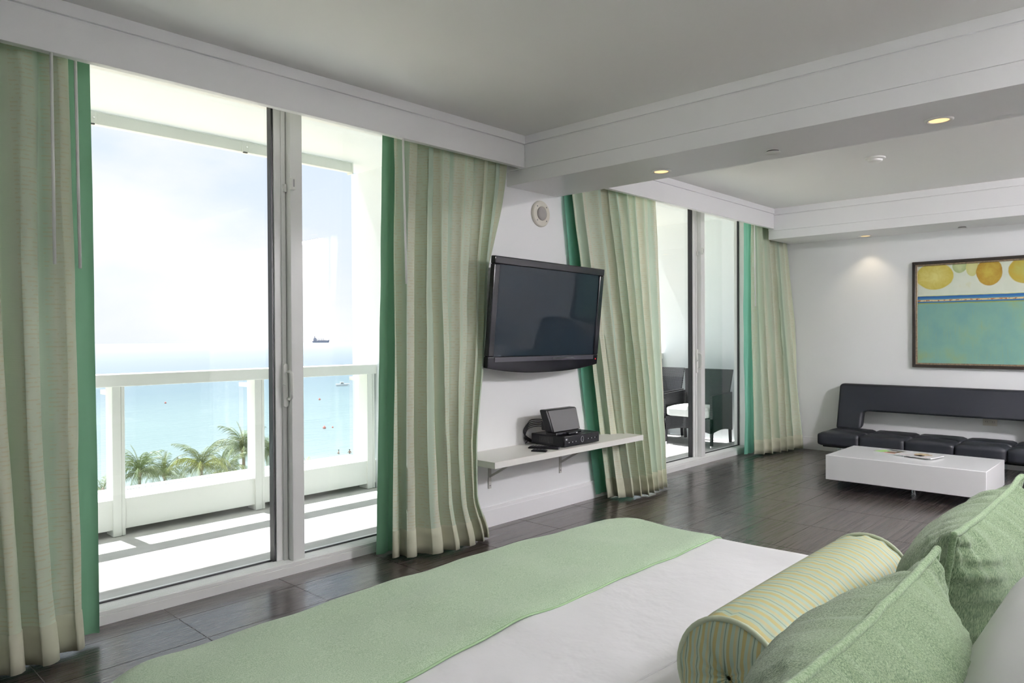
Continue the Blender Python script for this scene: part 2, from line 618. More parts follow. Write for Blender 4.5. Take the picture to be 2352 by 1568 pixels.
B(XL, W1A, YW, 3.70, -0.1, ZC).build('wall_corner', WALL, label='white wall behind the left curtain', kind='structure')
B(W2B, XR, YW, 3.70, -0.1, ZC).build('wall_end', WALL, label='white wall behind the far right curtain', kind='structure')
# baseboards with a stepped top
def baseboard(name, x0, x1, y0, y1, nx, ny, label):
    """a board standing on the face; nx, ny point into the room"""
    mb = MB()
    for t, z0, z1 in ((0.014, 0.0, 0.112), (0.010, 0.112, 0.124), (0.012, 0.124, 0.136)):
        if ny:
            mb.box(x0, x1, min(y0, y0 + ny * t), max(y0, y0 + ny * t), z0, z1)
        else:
            mb.box(min(x0, x0 + nx * t), max(x0, x0 + nx * t), y0, y1, z0, z1)
    return mb.build(name, TRIM, label=label, kind='structure')
baseboard('baseboard_window', W1B, W2A, YW, YW, 0, -1, 'white stepped baseboard under the wall shelf')
baseboard('baseboard_far', XR, XR, YB2, YW, -1, 0, 'white stepped baseboard behind the black sofa')
baseboard('baseboard_back', XL, XS, YB, YB, 0, 1, 'white baseboard behind the bed head')

# pelmet boards in front of the curtains
def pelmet(name, x0, x1, label):
    mb = MB()
    mb.box(x0, x1, 3.262, 3.30, 2.398, 2.548)
    mb.box(x0, x1, 3.270, 3.30, 2.548, 2.556)
    mb.box(x0, x1, 3.256, 3.30, 2.556, ZC)
    return mb.build(name, TRIM, label=label, kind='structure', bevel=0.0015, seg=1)
pelmet('trim_1', XL, 3.60, 'white pelmet board above the large window and its curtains')
pelmet('trim_2', 4.16, 7.55, 'white pelmet board above the far window and its curtains')
# ceiling beam between the two rooms
mb = MB()
mb.box(3.612, 4.150, YB, YW, 2.300, 2.396)
mb.box(3.606, 4.156, YB, YW, 2.396, 2.548)
mb.box(3.612, 4.150, YB, YW, 2.548, 2.556)
mb.box(3.600, 4.162, YB, YW, 2.556, ZC)
mb.build('ceiling_beam', TRIM, label='white boxed ceiling beam with stepped mouldings and recessed lights', kind='structure', bevel=0.0015, seg=1)
mb = MB()
mb.box(7.556, XR, YB2, 3.325, 2.288, 2.378)
mb.box(7.550, XR, YB2, 3.325, 2.378, 2.538)
mb.box(7.556, XR, YB2, 3.325, 2.538, 2.545)
mb.box(7.545, XR, YB2, 3.325, 2.545, ZC)
mb.build('ceiling_soffit', TRIM, label='white stepped soffit along the wall above the sofa', kind='structure', bevel=0.0015, seg=1)

# ------------------------------------------------------------------ windows
def sliding_window(name, x0, x1, xm, label):
    """x0..x1 the opening, xm the left edge of the sliding stile"""
    w = empty(name, ((x0 + x1) / 2, 3.6, 0), label, kind='structure')
    sill = MB().box(x0, x1, YF, 3.70, -0.05, 0.042).box(x0, x1, YF + 0.004, 3.70, 0.042, 0.060)
    sill.build('sill', ALU, w, bevel=0.002, seg=1)
    tr = MB()
    for k in range(6):
        yy = YF + 0.016 + k * 0.013
        tr.box(x0, x1, yy, yy + 0.004, 0.060, 0.064)
    tr.build('track', ALU, w)
    B(x0, x1, YF, 3.70, 2.52, ZC).build('head_frame', ALU, w)
    for a, b_ in ((x0, x0 + 0.05), (x1 - 0.05, x1)):
        B(a, b_, YF + 0.02, 3.70, 0.06, 2.52).build('jamb', ALU, w, bevel=0.002, seg=1)
    # fixed mullion, nearer the room
    mul = MB().box(xm + 0.078, xm + 0.150, 3.556, 3.66, 0.06, 2.52)
    mul.build('mullion', ALU, w, bevel=0.003, seg=2)
    # sliding stile with a raised lip
    st = MB().box(xm + 0.012, xm + 0.066, 3.610, 3.655, 0.062, 2.52).box(xm + 0.050, xm + 0.074, 3.600, 3.655, 0.062, 2.52)
    st.build('sash_stile', ALU, w, bevel=0.002, seg=1)
    B(xm, xm + 0.0125, 3.618, 3.66, 0.062, 2.52).build('gasket', GASKET, w)
    g = MB().box(x0 + 0.05, xm, 3.646, 3.656, 0.060, 0.068).box(xm + 0.150, x1 - 0.05, 3.646, 3.656, 0.060, 0.068)
    g.box(x1 - 0.058, x1 - 0.05, 3.64, 3.66, 0.06, 2.52)
    g.build('gasket', GASKET, w)
    B(x0 + 0.05, xm + 0.002, 3.651, 3.657, 0.064, 2.52).build('pane', GLASS, w)
    B(xm + 0.148, x1 - 0.055, 3.651, 3.657, 0.064, 2.52).build('pane', GLASS, w)
    # pull handle: backplate, bowed grip and a thumb latch
    xh = xm + 0.062
    h = MB()
    ol = []
    for k in range(24):
        t = 2 * math.pi * k / 24
        ol.append((xh + 0.014 * math.cos(t), 1.015 + (0.105 if math.sin(t) > 0 else -0.105) + 0.014 * math.sin(t)))
    h.prism(ol, 1, 3.588, 3.600)
    hd = h.build('handle', WPLAST, w, bevel=0.002, seg=1)
    grip = MB().tube([(xh + 0.012, 3.590, 1.088), (xh + 0.014, 3.570, 1.090), (xh + 0.016, 3.556, 1.080), (xh + 0.016, 3.552, 1.05), (xh + 0.016, 3.552, 0.98), (xh + 0.016, 3.556, 0.95), (xh + 0.014, 3.570, 0.940), (xh + 0.012, 3.590, 0.942)], 0.0085, 10)
    grip.build('grip', WPLAST, hd, smooth=True)
    MB().tube([(xh - 0.006, 3.590, 1.015), (xh - 0.018, 3.576, 1.020), (xh - 0.024, 3.570, 1.026)], 0.005, 8).build('thumb_latch', WPLAST, hd, smooth=True)
    # alarm contact
    s = MB().box(xm + 0.072, xm + 0.098, 3.532, 3.556, 2.07, 2.135).build('alarm_sensor', WPLAST, w, bevel=0.003)
    B(xm + 0.058, xm + 0.073, 3.585, 3.605, 2.062, 2.105).build('magnet', WPLAST, s, bevel=0.002)
    MB().box(xm + 0.082, xm + 0.090, 3.5312, 3.5320, 2.085, 2.125).build('sticker', material('grey_print', (0.35, 0.35, 0.36, 1), 0.6), s)
    return w


sliding_window('window_1', W1A, W1B, 1.963, 'large white sliding balcony window beside the bed')
sliding_window('window_2', W2A, W2B, 6.44, 'white sliding balcony window beside the sofa')

# ------------------------------------------------------------------ balcony
B(-2.4, 9.4, 3.70, 5.46, -0.25, -0.002).build('balcony_floor', BFLOOR, label='pale concrete balcony floor in sunlight', kind='structure')
B(-2.4, 9.4, 3.70, 5.30, 2.69, 2.95).build('balcony_ceiling', BWHITE, label='white balcony ceiling slab', kind='structure')
B(3.68, 3.90, 3.70, 5.384, -0.002, 2.69).build('wall_balcony_divider', BWHITE, label='white divider wall between the two balconies', kind='structure')
B(8.22, 8.42, 3.70, 5.384, -0.002, 2.69).build('wall_balcony_end', BWHITE, label='white balcony wall behind the wicker chairs', kind='structure')
# outer faces of the facade seen through the panes
mb = MB().box(-2.4, W1A, 3.70, 3.72, 0, 2.69).box(W1B, W2A, 3.70, 3.72, 0, 2.69).box(W2B, 9.4, 3.70, 3.72, 0, 2.69).box(W1A, W1B, 3.70, 3.72, 2.60, 2.69).box(W2A, W2B, 3.70, 3.72, 2.60, 2.69)
mb.build('wall_facade', BWHITE, label='white outer facade around the sliding windows', kind='structure')


def railing(name, x0, x1, posts, label):
    r = empty(name, ((x0 + x1) / 2, 5.2, 0), label, kind='structure')
    mb = MB().box(x0, x1, 5.05, 5.455, 0.04, 0.235)
    mb.build('parapet', BMETAL, r, bevel=0.004, seg=1)
    B(x0, x1, 5.046, 5.051, 0.222, 0.236).build('parapet_lip', BMETAL, r)
    B(x0, x1, 5.332, 5.337, 0.2351, 0.238).build('groove', material('groove_grey', (0.35, 0.36, 0.36, 1), 0.6), r)
    xs = [x0] + posts + [x1]
    for p in posts:
        q = B(p - 0.042, p + 0.010, 5.035, 5.16, 0.0, 0.965).build('post', BMETAL, r, bevel=0.003, seg=1)
        B(p + 0.011, p + 0.034, 5.038, 5.155, 0.0, 0.965).build('post_cap_strip', BMETAL, q, bevel=0.003, seg=1)
    B(x0, x1, 5.03, 5.17, 0.962, 1.042).build('top_rail', BMETAL, r, bevel=0.004, seg=2)
    for a, b_ in zip(xs[:-1], xs[1:]):
        B(a + 0.02, b_ - 0.02, 5.330, 5.340, 0.235, 0.99).build('pane', RAILGLASS, r)
    mb = MB()
    for p in posts:
        mb.box(p - 0.02, p + 0.02, 5.16, 5.33, 0.90, 0.93)
    mb.build('glass_clamp', BMETAL, r)
    return r


railing('balcony_railing', -2.4, 3.68, [-1.26, -0.29, 0.68, 1.665, 2.632, 3.628], 'white balcony railing with glass panels above a low parapet')
railing('balcony_railing', 3.90, 8.22, [4.3, 5.27, 6.24, 7.21, 8.16], 'white balcony railing outside the far window')
# shutter track under the balcony ceiling edge
tk = empty('shutter_track', (0.5, 5.0, 2.61), 'white metal shutter track under the balcony ceiling edge', kind='structure')
B(-2.4, 3.42, 5.0, 5.05, 2.612, 2.69).build('rail', BMETAL, tk, bevel=0.003, seg=1)
B(-2.4, 3.42, 4.992, 5.0, 2.684, 2.69).build('lip', BMETAL, tk)
for xx in (1.49, 2.49, 0.5):
    cl = B(xx, xx + 0.045, 4.990, 5.0, 2.612, 2.684).build('joint_plate', BMETAL, tk, bevel=0.002, seg=1)
    MB().cyl((xx + 0.03, 4.984, 2.648), 0.005, 0.007, 1, 10).build('bolt', CHROME, cl)
    B(xx + 0.004, xx + 0.034, 4.985, 5.0, 2.604, 2.611).build('clip', DARKSLOT, cl)
B(3.42, 3.432, 4.99, 5.06, 2.600, 2.69).build('end_cap', BMETAL, tk)

# ------------------------------------------------------------------ sea, beach and what floats on it
SEA_Z, BEACH_Z = -22.0, -20.6


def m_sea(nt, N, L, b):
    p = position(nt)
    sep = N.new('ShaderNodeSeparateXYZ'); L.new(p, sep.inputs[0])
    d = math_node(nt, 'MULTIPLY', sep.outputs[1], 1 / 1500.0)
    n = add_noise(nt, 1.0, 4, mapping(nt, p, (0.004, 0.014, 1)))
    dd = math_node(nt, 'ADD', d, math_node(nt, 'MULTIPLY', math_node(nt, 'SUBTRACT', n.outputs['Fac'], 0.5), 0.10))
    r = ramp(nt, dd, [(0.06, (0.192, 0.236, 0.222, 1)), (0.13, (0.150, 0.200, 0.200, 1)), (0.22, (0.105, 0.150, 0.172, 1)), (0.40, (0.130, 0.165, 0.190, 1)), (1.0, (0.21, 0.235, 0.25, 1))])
    L.new(r.outputs[0], b.inputs['Base Color'])
    w1 = add_noise(nt, 1.0, 5, mapping(nt, p, (0.10, 0.42, 1)), 0.6)
    bump(nt, w1.outputs['Fac'], b, 0.5, 1.1)
    b.inputs['IOR'].default_value = 1.33


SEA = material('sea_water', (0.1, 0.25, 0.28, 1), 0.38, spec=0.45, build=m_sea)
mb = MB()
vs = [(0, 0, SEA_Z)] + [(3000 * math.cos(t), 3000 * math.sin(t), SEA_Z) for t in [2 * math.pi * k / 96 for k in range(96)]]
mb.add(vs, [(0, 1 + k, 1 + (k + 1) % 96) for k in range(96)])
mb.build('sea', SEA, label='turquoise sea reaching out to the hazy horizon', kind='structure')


def m_sand(nt, N, L, b):
    n = add_noise(nt, 0.5, 5, position(nt))
    r = ramp(nt, n.outputs['Fac'], [(0.3, (0.42, 0.36, 0.26, 1)), (0.7, (0.52, 0.46, 0.34, 1))])
    L.new(r.outputs[0], b.inputs['Base Color'])


SAND = material('sand', (0.5, 0.44, 0.33, 1), 0.9, build=m_sand)
mb = MB()
N_ = 40
vs = []
for k in range(N_ + 1):
    x = -400 + 800 * k / N_
    e = 92 + 3 * nz(x * 0.03, 2.0)
    vs += [(x, 8, BEACH_Z), (x, e - 14, BEACH_Z - 0.1), (x, e, SEA_Z - 0.3)]
fs = []
for k in range(N_):
    for q in range(2):
        a = k * 3 + q
        fs.append((a, a + 1, a + 4, a + 3))
mb.add(vs, fs)
mb.build('beach', SAND, label='sandy beach below the balcony', kind='structure', smooth=True)
# building under the balcony
B(-2.4, 9.4, 3.70, 5.40, BEACH_Z - 0.2, -0.25).build('wall_tower', BWHITE, label='white building face below the balcony', kind='structure')

# cargo ship
SHIPBLUE = material('ship_blue_grey', (0.16, 0.20, 0.28, 1), 0.6)
SHIPDARK = material('ship_superstructure', (0.22, 0.25, 0.32, 1), 0.6)
sp = pix(737, 786.5, 2, SEA_Z)
sc_ = (sp - CAM).length * 37 / F_PX          # ship length from its size at that distance
sp = Vector((sp.x, sp.y, SEA_Z))
side = Vector((RT.x, RT.y, 0)).normalized()
ship = empty('cargo_ship', sp, 'small blue-grey cargo ship far out on the horizon', 'ship', rot=(0, 0, math.atan2(side.y, side.x)))
Ls = sc_ / 2
hull = [(-Ls, 0.09 * sc_), (-0.93 * Ls, -0.4), (0.9 * Ls, -0.4), (Ls, 0.15 * sc_), (0.72 * Ls, 0.11 * sc_), (-0.5 * Ls, 0.085 * sc_)]
MB().prism(hull, 1, -0.08 * sc_, 0.08 * sc_).build('hull', SHIPBLUE, ship, local=True)
mb = MB().box(-0.86 * Ls, -0.50 * Ls, -0.06 * sc_, 0.06 * sc_, 0.085 * sc_, 0.22 * sc_).box(-0.82 * Ls, -0.58 * Ls, -0.05 * sc_, 0.05 * sc_, 0.22 * sc_, 0.28 * sc_)
mb.build('superstructure', SHIPDARK, ship, local=True)
MB().cyl((-0.74 * Ls, 0, 0.28 * sc_), 0.02 * sc_, 0.1 * sc_, 2, 10).build('funnel', SHIPDARK, ship, local=True)
for q in (-0.2, 0.1, 0.35):
    MB().tube([(q * Ls, 0, 0.08 * sc_), (q * Ls, 0, 0.22 * sc_), ((q - 0.22) * Ls, 0, 0.19 * sc_)], 0.012 * sc_, 6).build('crane', SHIPDARK, ship, local=True)
B(-0.40 * Ls, 0.70 * Ls, -0.06 * sc_, 0.06 * sc_, 0.08 * sc_, 0.14 * sc_).build('cargo', SHIPDARK, ship, local=True)

# motor boat
bp = pix(786, 886, 2, SEA_Z)
boat = empty('motor_boat', (bp.x, bp.y, SEA_Z), 'small white motor boat riding on the sea', 'boat', rot=(0, 0, math.atan2(side.y, side.x) + 0.3))
MB().prism([(-3.0, 0.9), (-2.8, -0.2), (2.0, -0.2), (3.3, 1.1), (0.5, 0.95)], 1, -1.0, 1.0).build('hull', material('boat_white', (0.7, 0.7, 0.7, 1), 0.4), boat, local=True)
MB().box(-0.9, 0.8, -0.7, 0.7, 0.9, 1.7).build('cabin', WPLAST, boat, local=True)
B(-0.6, 0.5, -0.72, 0.72, 1.2, 1.55).build('cabin_window', DARKSLOT, boat, local=True)
MB().tube([(-1.0, 0, 1.5), (-1.0, 0, 3.0)], 0.06, 6).build('mast', WPLAST, boat, local=True)
# buoys
BUOY = material('red_buoy', (0.7, 0.25, 0.2, 1), 0.5)
for (x, y, r, lb) in ((734, 917, 0.42, 'red buoy afloat on the sea just inshore of the motor boat'), (745, 982, 0.42, 'larger red buoy of two floating close together'),
                      (764, 981, 0.24, 'smaller red buoy of two floating close together'), (380, 925, 0.36, 'lone red buoy seen above the palm trees')):
    c = pix(x, y, 2, SEA_Z + r * 0.5)
    b_ = MB().lathe((c.x, c.y, SEA_Z - r * 0.4), [(0.02, 0), (r * 0.8, r * 0.3), (r, r * 0.9), (r * 0.75, r * 1.5), (r * 0.2, r * 1.95), (r * 0.1, r * 2.4)], n=12)
    b_.build('buoy', BUOY, label=lb, category='buoy', group='buoys on the sea', smooth=True)

# bathers standing in the water
SKIN = material('skin', (0.34, 0.2, 0.14, 1), 0.6)
HAIRM = material('dark_hair', (0.03, 0.025, 0.02, 1), 0.7)


def bather(x, y, size, turn, label):
    c = pix(x, y, 2, SEA_Z)
    me = bpy.data.meshes.new('person')
    J = [(0, 0, -0.3), (0, 0, 0.05), (0, 0, 0.28), (0, 0, 0.42), (0, 0, 0.52), (0, 0, 0.64),
         (0.19, 0, 0.36), (0.30, 0.06, 0.16), (0.26, 0.22, 0.06), (-0.19, 0, 0.36), (-0.30, 0.06, 0.16), (-0.26, 0.22, 0.06)]
    E_ = [(0, 1), (1, 2), (2, 3), (3, 4), (4, 5), (3, 6), (6, 7), (7, 8), (3, 9), (9, 10), (10, 11)]
    R_ = [0.15, 0.15, 0.17, 0.12, 0.06, 0.11, 0.075, 0.055, 0.04, 0.075, 0.055, 0.04]
    me.from_pydata([tuple(size * v for v in p) for p in J], E_, [])
    o = bpy.data.objects.new('person', me)
    COL.objects.link(o)
    o.location = (c.x, c.y, SEA_Z)
    o.rotation_euler = (0, 0, turn)
    sk = o.modifiers.new('skin', 'SKIN')
    for i, v in enumerate(me.skin_vertices[0].data):
        v.radius = (R_[i] * size, R_[i] * size * 0.8)
        v.use_root = (i == 0)
    o.modifiers.new('subdivision', 'SUBSURF').levels = 1
    me.materials.append(SKIN)
    tag(o, label, 'person')
    ORIGIN[o.name] = Vector((0, 0, 0))
    h = MB().lathe((0, 0.0, size * 0.62), [(size * 0.10, 0), (size * 0.122, size * 0.05), (size * 0.11, size * 0.12), (size * 0.05, size * 0.155), (0.005, size * 0.16)], n=10)
    h.build('hair', HAIRM, o, local=True, smooth=True)


bather(408, 1060, 1.25, 0.3, 'bather standing chest deep in the sea behind the palm trees')
bather(778, 1042, 1.1, 1.2, 'bather in the shallows with arms forward beside another bather')
bather(803, 1041, 1.1, -0.7, 'bather in the shallows closest to the white balcony divider')

# palms
LEAF = [material('palm_leaf_green', (0.15, 0.20, 0.075, 1), 0.5, spec=0.4), material('palm_leaf_yellow', (0.30, 0.33, 0.09, 1), 0.5, spec=0.4), material('palm_leaf_olive', (0.18, 0.22, 0.11, 1), 0.5, spec=0.4)]
BARK = material('palm_bark', (0.22, 0.19, 0.15, 1), 0.9)


def frond_mesh(name, length, droop, seed, mat, lift, spread=0.55, hang=0.75):
    r_ = random.Random(seed)
    mb = MB()
    n = 34
    pts = []
    for k in range(n + 1):
        t = k / n
        ang = lift - droop * t ** 1.35
        if k == 0:
            p = Vector((0, 0, 0))
        else:
            p = pts[-1] + Vector((math.cos(ang), 0, math.sin(ang))) * length / n
        pts.append(p)
    mb.tube(pts, 0.035, 4, taper=(1.0, 0.25))
    for k in range(3, n + 1):
        t = k / n
        i = min(k, n - 1)
        p = pts[k]
        d = (pts[i + 1] - pts[i]).normalized()
        ll = length * 0.27 * (math.sin(math.pi * min(1.0, 0.15 + t * 0.80)) ** 0.6)
        for sgn in (-1, 1):
            l2 = ll * r_.uniform(0.8, 1.2)
            out = (Vector((0, sgn, 0)) * spread + d * 0.7 + Vector((0, 0, -hang * r_.uniform(0.4, 1.2)))).normalized()
            w = d * 0.022
            mid = p + out * l2 * 0.5
            tip = p + out * l2 + Vector((0, 0, -hang * 0.5 * l2))
            mb.add([p - w, p + w, mid + w, tip, mid - w], [(0, 1, 2, 4), (4, 2, 3)])
    me = bpy.data.meshes.new(name)
    me.from_pydata([tuple(v) for v in mb.v], [], mb.f)
    me.materials.append(mat)
    return me


FRONDS = {}
for mi in range(3):
    FRONDS[mi] = [frond_mesh('frond', 3.3, 2.0, 11 + mi, LEAF[mi], 0.85), frond_mesh('frond', 3.0, 1.3, 21 + mi, LEAF[mi], 1.3, 0.5, 0.4), frond_mesh('frond', 3.1, 2.1, 31 + mi, LEAF[mi], 0.3)]
SPEAR = frond_mesh('frond', 2.8, 0.5, 5, LEAF[1], 1.55, 0.55, -0.2)


def palm(x, y, dist, size, mats, label, lean=0.0, seed=1, n=22, spear=True):
    """x, y: pixel of the crown's heart, dist: metres out from the facade"""
    r_ = random.Random(seed)
    c = pix(x, y, 1, dist)
    base = Vector((c.x + lean, c.y - 0.4, BEACH_Z))
    t = empty('palm_tree', base, label, 'palm tree', 'palm trees on the beach')
    pts = [base.lerp(c, k / 8) + Vector((lean * 0.25 * math.sin(k / 8 * math.pi), 0, 0)) for k in range(9)]
    MB().tube(pts, 0.19 * size, 8, taper=(1.25, 0.7)).build('trunk', BARK, t, smooth=True)
    MB().lathe(c - Vector((0, 0, 0.35)), [(0.12, 0), (0.24, 0.25), (0.2, 0.5), (0.06, 0.8)], n=10).build('crown_heart', BARK, t, smooth=True)
    for k in range(n):
        lvl = k % 3
        me = FRONDS[mats[(k * 7 + seed) % len(mats)]][[1, 0, 2][lvl]]
        o = bpy.data.objects.new('frond', me)
        COL.objects.link(o)
        o.parent = t
        o.location = c - base
        o.rotation_euler = (r_.uniform(-0.15, 0.15), r_.uniform(-0.2, 0.15), k * 2.39996 + r_.uniform(-0.2, 0.2))
        s = size * r_.uniform(0.85, 1.15)
        o.scale = (s, s, s)
    if spear:
        o = bpy.data.objects.new('frond', SPEAR)
        COL.objects.link(o)
        o.parent = t; o.location = c - base
        o.rotation_euler = (0.1, 0.0, seed)
        o.scale = (size * 0.95,) * 3


palm(320, 1086, 66, 0.92, [0, 2, 0, 0], 'palm tree with a bright upright young frond', seed=3)
palm(378, 1090, 69, 0.85, [0, 2], 'small palm tree with a thin spear frond beside the bright one', seed=5, n=16)
palm(462, 1072, 64, 1.0, [1, 2, 2], 'palm tree with yellowing drooping fronds', seed=8, spear=False)
palm(522, 1082, 67, 0.85, [0, 0, 1], 'low green palm tree between the yellowing one and the tallest', seed=12)
palm(559, 1034, 72, 1.12, [0, 0, 2], 'tallest palm tree rising above the others', seed=15, n=26)
palm(622, 1044, 70, 1.0, [2, 0], 'olive green palm tree half hidden behind the window stile', seed=18)
palm(236, 1132, 66, 0.8, [2, 0], 'low palm tree partly hidden by the curtain at the bed side', seed=22, n=12, spear=False)
palm(420, 1128, 66, 0.8, [2], 'bushy low palm tree just above the parapet', seed=25, n=12, spear=False)
palm(706, 1082, 70, 0.6, [0, 1], 'small palm tree top in front of the standing bathers', seed=28, n=10)

# ------------------------------------------------------------------ curtains
def polyline(pts, t):
    pts = [Vector((p[0], p[1], 0)) for p in pts]
    ds = [(pts[i + 1] - pts[i]).length for i in range(len(pts) - 1)]
    s = t * sum(ds)
    for i, d in enumerate(ds):
        if s <= d or i == len(ds) - 1:
            u = min(1.0, max(0.0, s / d))
            k = pts[i].lerp(pts[i + 1], u)
            return k, (pts[i + 1] - pts[i]).normalized()
        s -= d


def cloth_panel(top, bot, z1, z0, folds, amp_top, amp_bot, seed, cloth_w, nu=None, nv=48, phase=0.0, curve=1.0, edge=None):
    nu = nu or int(folds * 14) + 2
    vs, uv = [], []
    for j in range(nv):
        t = j / (nv - 1)
        z = z1 + (z0 - z1) * t
        e = t ** curve
        for i in range(nu):
            u = i / (nu - 1)
            a, da = polyline(top, u)
            b_, db = polyline(bot, u)
            p = a.lerp(b_, e)
            if edge:
                k = max(q for q in range(len(edge) - 1) if edge[q][0] <= t)
                f = (t - edge[k][0]) / (edge[k + 1][0] - edge[k][0])
                f = f * f * (3 - 2 * f)
                end = Vector((edge[k][1] + (edge[k + 1][1] - edge[k][1]) * f, edge[k][2] + (edge[k + 1][2] - edge[k][2]) * f, 0))
                p = p + (end - polyline(top, 1.0)[0].lerp(polyline(bot, 1.0)[0], e)) * u ** 1.6
            d = da.lerp(db, e).normalized()
            nrm = Vector((d.y, -d.x, 0))          # towards the room
            uu = u * folds + phase + 0.42 * nz(u * folds * 0.55, seed, t * 1.1) + 0.10 * nz(u * 3, seed + 9, t * 2.2)
            amp = (amp_top + (amp_bot - amp_top) * e) * (0.75 + 0.55 * nz(u * folds * 0.45 + 4, seed + 3, 0.4 * t))
            w = math.sin(2 * math.pi * uu)
            w = math.copysign(abs(w) ** 0.75, w) + 0.25 * math.sin(4 * math.pi * uu + seed)
            q = p + nrm * amp * w + d * amp * 0.35 * math.sin(4 * math.pi * uu + 1.3)
            q += nrm * 0.006 * nz(u * folds * 2.1, t * 9, seed + 5)
            vs.append((q.x, q.y, z))
            uv.append((u * cloth_w, t * 2.4))
    return vs, uv, nu, nv


def curtain(label, group, face, lining, lining_mat, wands, seed):
    cx = face['bot'][0][0]
    t = empty('curtain', ((face['bot'][0][0] + face['bot'][-1][0]) / 2, 3.35, 0.0), label, 'curtain', group)
    vs, uv, nu, nv = cloth_panel(seed=seed, nv=52, **face)
    nb = nv - 4                                  # the hem is the last 10 cm
    mb = MB().add(vs[:nu * (nb + 1)], grid_faces(nu, nb + 1))
    mb.build('curtain_cloth', CURTAIN, t, smooth=True, uv=uv[:nu * (nb + 1)])
    mb = MB().add(vs[nu * nb:], grid_faces(nu, nv - nb))
    h = mb.build('hem', HEM, t, smooth=True, uv=uv[nu * nb:])
    sd = h.modifiers.new('thickness', 'SOLIDIFY'); sd.thickness = 0.004; sd.offset = 0
    vs, uv, nu, nv = cloth_panel(seed=seed + 40, nv=40, **lining)
    MB().add(vs, grid_faces(nu, nv)).build('lining', lining_mat, t, smooth=True, uv=uv)
    for a, b_ in wands:
        MB().tube([a, Vector(a).lerp(Vector(b_), 0.5), b_], 0.0062, 8).build('draw_wand', WPLAST, t, smooth=True)
    return t


curtain('pale green striped curtain with green lining at the bed side of the large window', 'floor-length curtains',
        dict(top=[(-0.25, 3.40), (0.5, 3.38), (0.925, 3.37)], bot=[(-0.25, 3.30), (0.55, 3.22), (0.80, 3.24), (0.935, 3.30)], z1=2.56, z0=0.022, folds=10.5, amp_top=0.030, amp_bot=0.050, cloth_w=2.2, phase=0.15),
        dict(top=[(0.2, 3.45), (1.035, 3.45)], bot=[(0.2, 3.42), (0.86, 3.38), (1.03, 3.385)], z1=2.56, z0=0.03, folds=5.2, amp_top=0.010, amp_bot=0.016, cloth_w=1.4),
        LINING, [((0.847, 3.275, 2.50), (0.846, 3.25, 1.568)), ((0.947, 3.33, 2.50), (0.952, 3.31, 1.562))], 2)
curtain('pale green striped curtain with green lining between the large window and the television', 'floor-length curtains',
        dict(top=[(2.60, 3.385), (3.53, 3.37)], bot=[(2.545, 3.33), (2.62, 3.27), (2.85, 3.20), (3.05, 3.22), (3.27, 3.34)], z1=2.56, z0=0.018, folds=6.5, amp_top=0.030, amp_bot=0.060, cloth_w=2.2, phase=0.35, edge=[(0.0, 3.53, 3.37), (0.45, 3.34, 3.37), (0.79, 3.065, 3.20), (0.88, 3.065, 3.20), (1.001, 3.25, 3.28)]),
        dict(top=[(2.575, 3.45), (3.2, 3.45)], bot=[(2.512, 3.455), (3.15, 3.41)], z1=2.56, z0=0.012, folds=4.2, amp_top=0.008, amp_bot=0.014, cloth_w=1.4),
        LINING, [((2.59, 3.28, 2.50), (2.596, 3.262, 1.575))], 14)
curtain('wind-dragged pale green striped curtain with teal lining behind the shelf end', 'floor-length curtains',
        dict(top=[(4.19, 3.385), (5.40, 3.375)], bot=[(4.63, 3.33), (4.70, 3.20), (4.85, 3.17), (5.05, 3.17), (5.27, 3.19)], z1=2.56, z0=0.018, folds=8.5, amp_top=0.028, amp_bot=0.045, cloth_w=2.2, phase=0.1, curve=1.05),
        dict(top=[(4.172, 3.415), (5.0, 3.43)], bot=[(4.575, 3.415), (5.1, 3.40)], z1=2.56, z0=0.03, folds=4.5, amp_top=0.008, amp_bot=0.012, cloth_w=1.4, curve=1.2),
        TEAL, [], 25)
curtain('pale green striped curtain with teal lining in the corner beside the sofa', 'floor-length curtains',
        dict(top=[(7.30, 3.40), (8.09, 3.385)], bot=[(7.24, 3.34), (7.45, 3.27), (7.75, 3.22), (8.09, 3.145)], z1=2.56, z0=0.02, folds=6.5, amp_top=0.026, amp_bot=0.038, cloth_w=2.2, phase=0.55),
        dict(top=[(7.20, 3.435), (7.95, 3.43)], bot=[(7.19, 3.43), (7.9, 3.40)], z1=2.56, z0=0.02, folds=5.2, amp_top=0.008, amp_bot=0.014, cloth_w=1.4),
        TEAL, [((7.165, 3.305, 2.50), (7.177, 3.30, 1.567))], 37)

# ------------------------------------------------------------------ television
TW, TH = 1.20, 0.742
tv = empty('television', (3.806, 3.226, 1.403 - TH / 2), 'large black flat-screen television tilted down on the wall', 'television')
tvp = empty('tilting_panel', (3.806, 3.226, 1.403), parent=tv)
tvp.rotation_euler = (math.radians(5.65), math.radians(0.5), math.radians(1.89))
ORIGIN[tvp.name] = Vector((0, 0, 0))
hw, hh = TW / 2, TH / 2
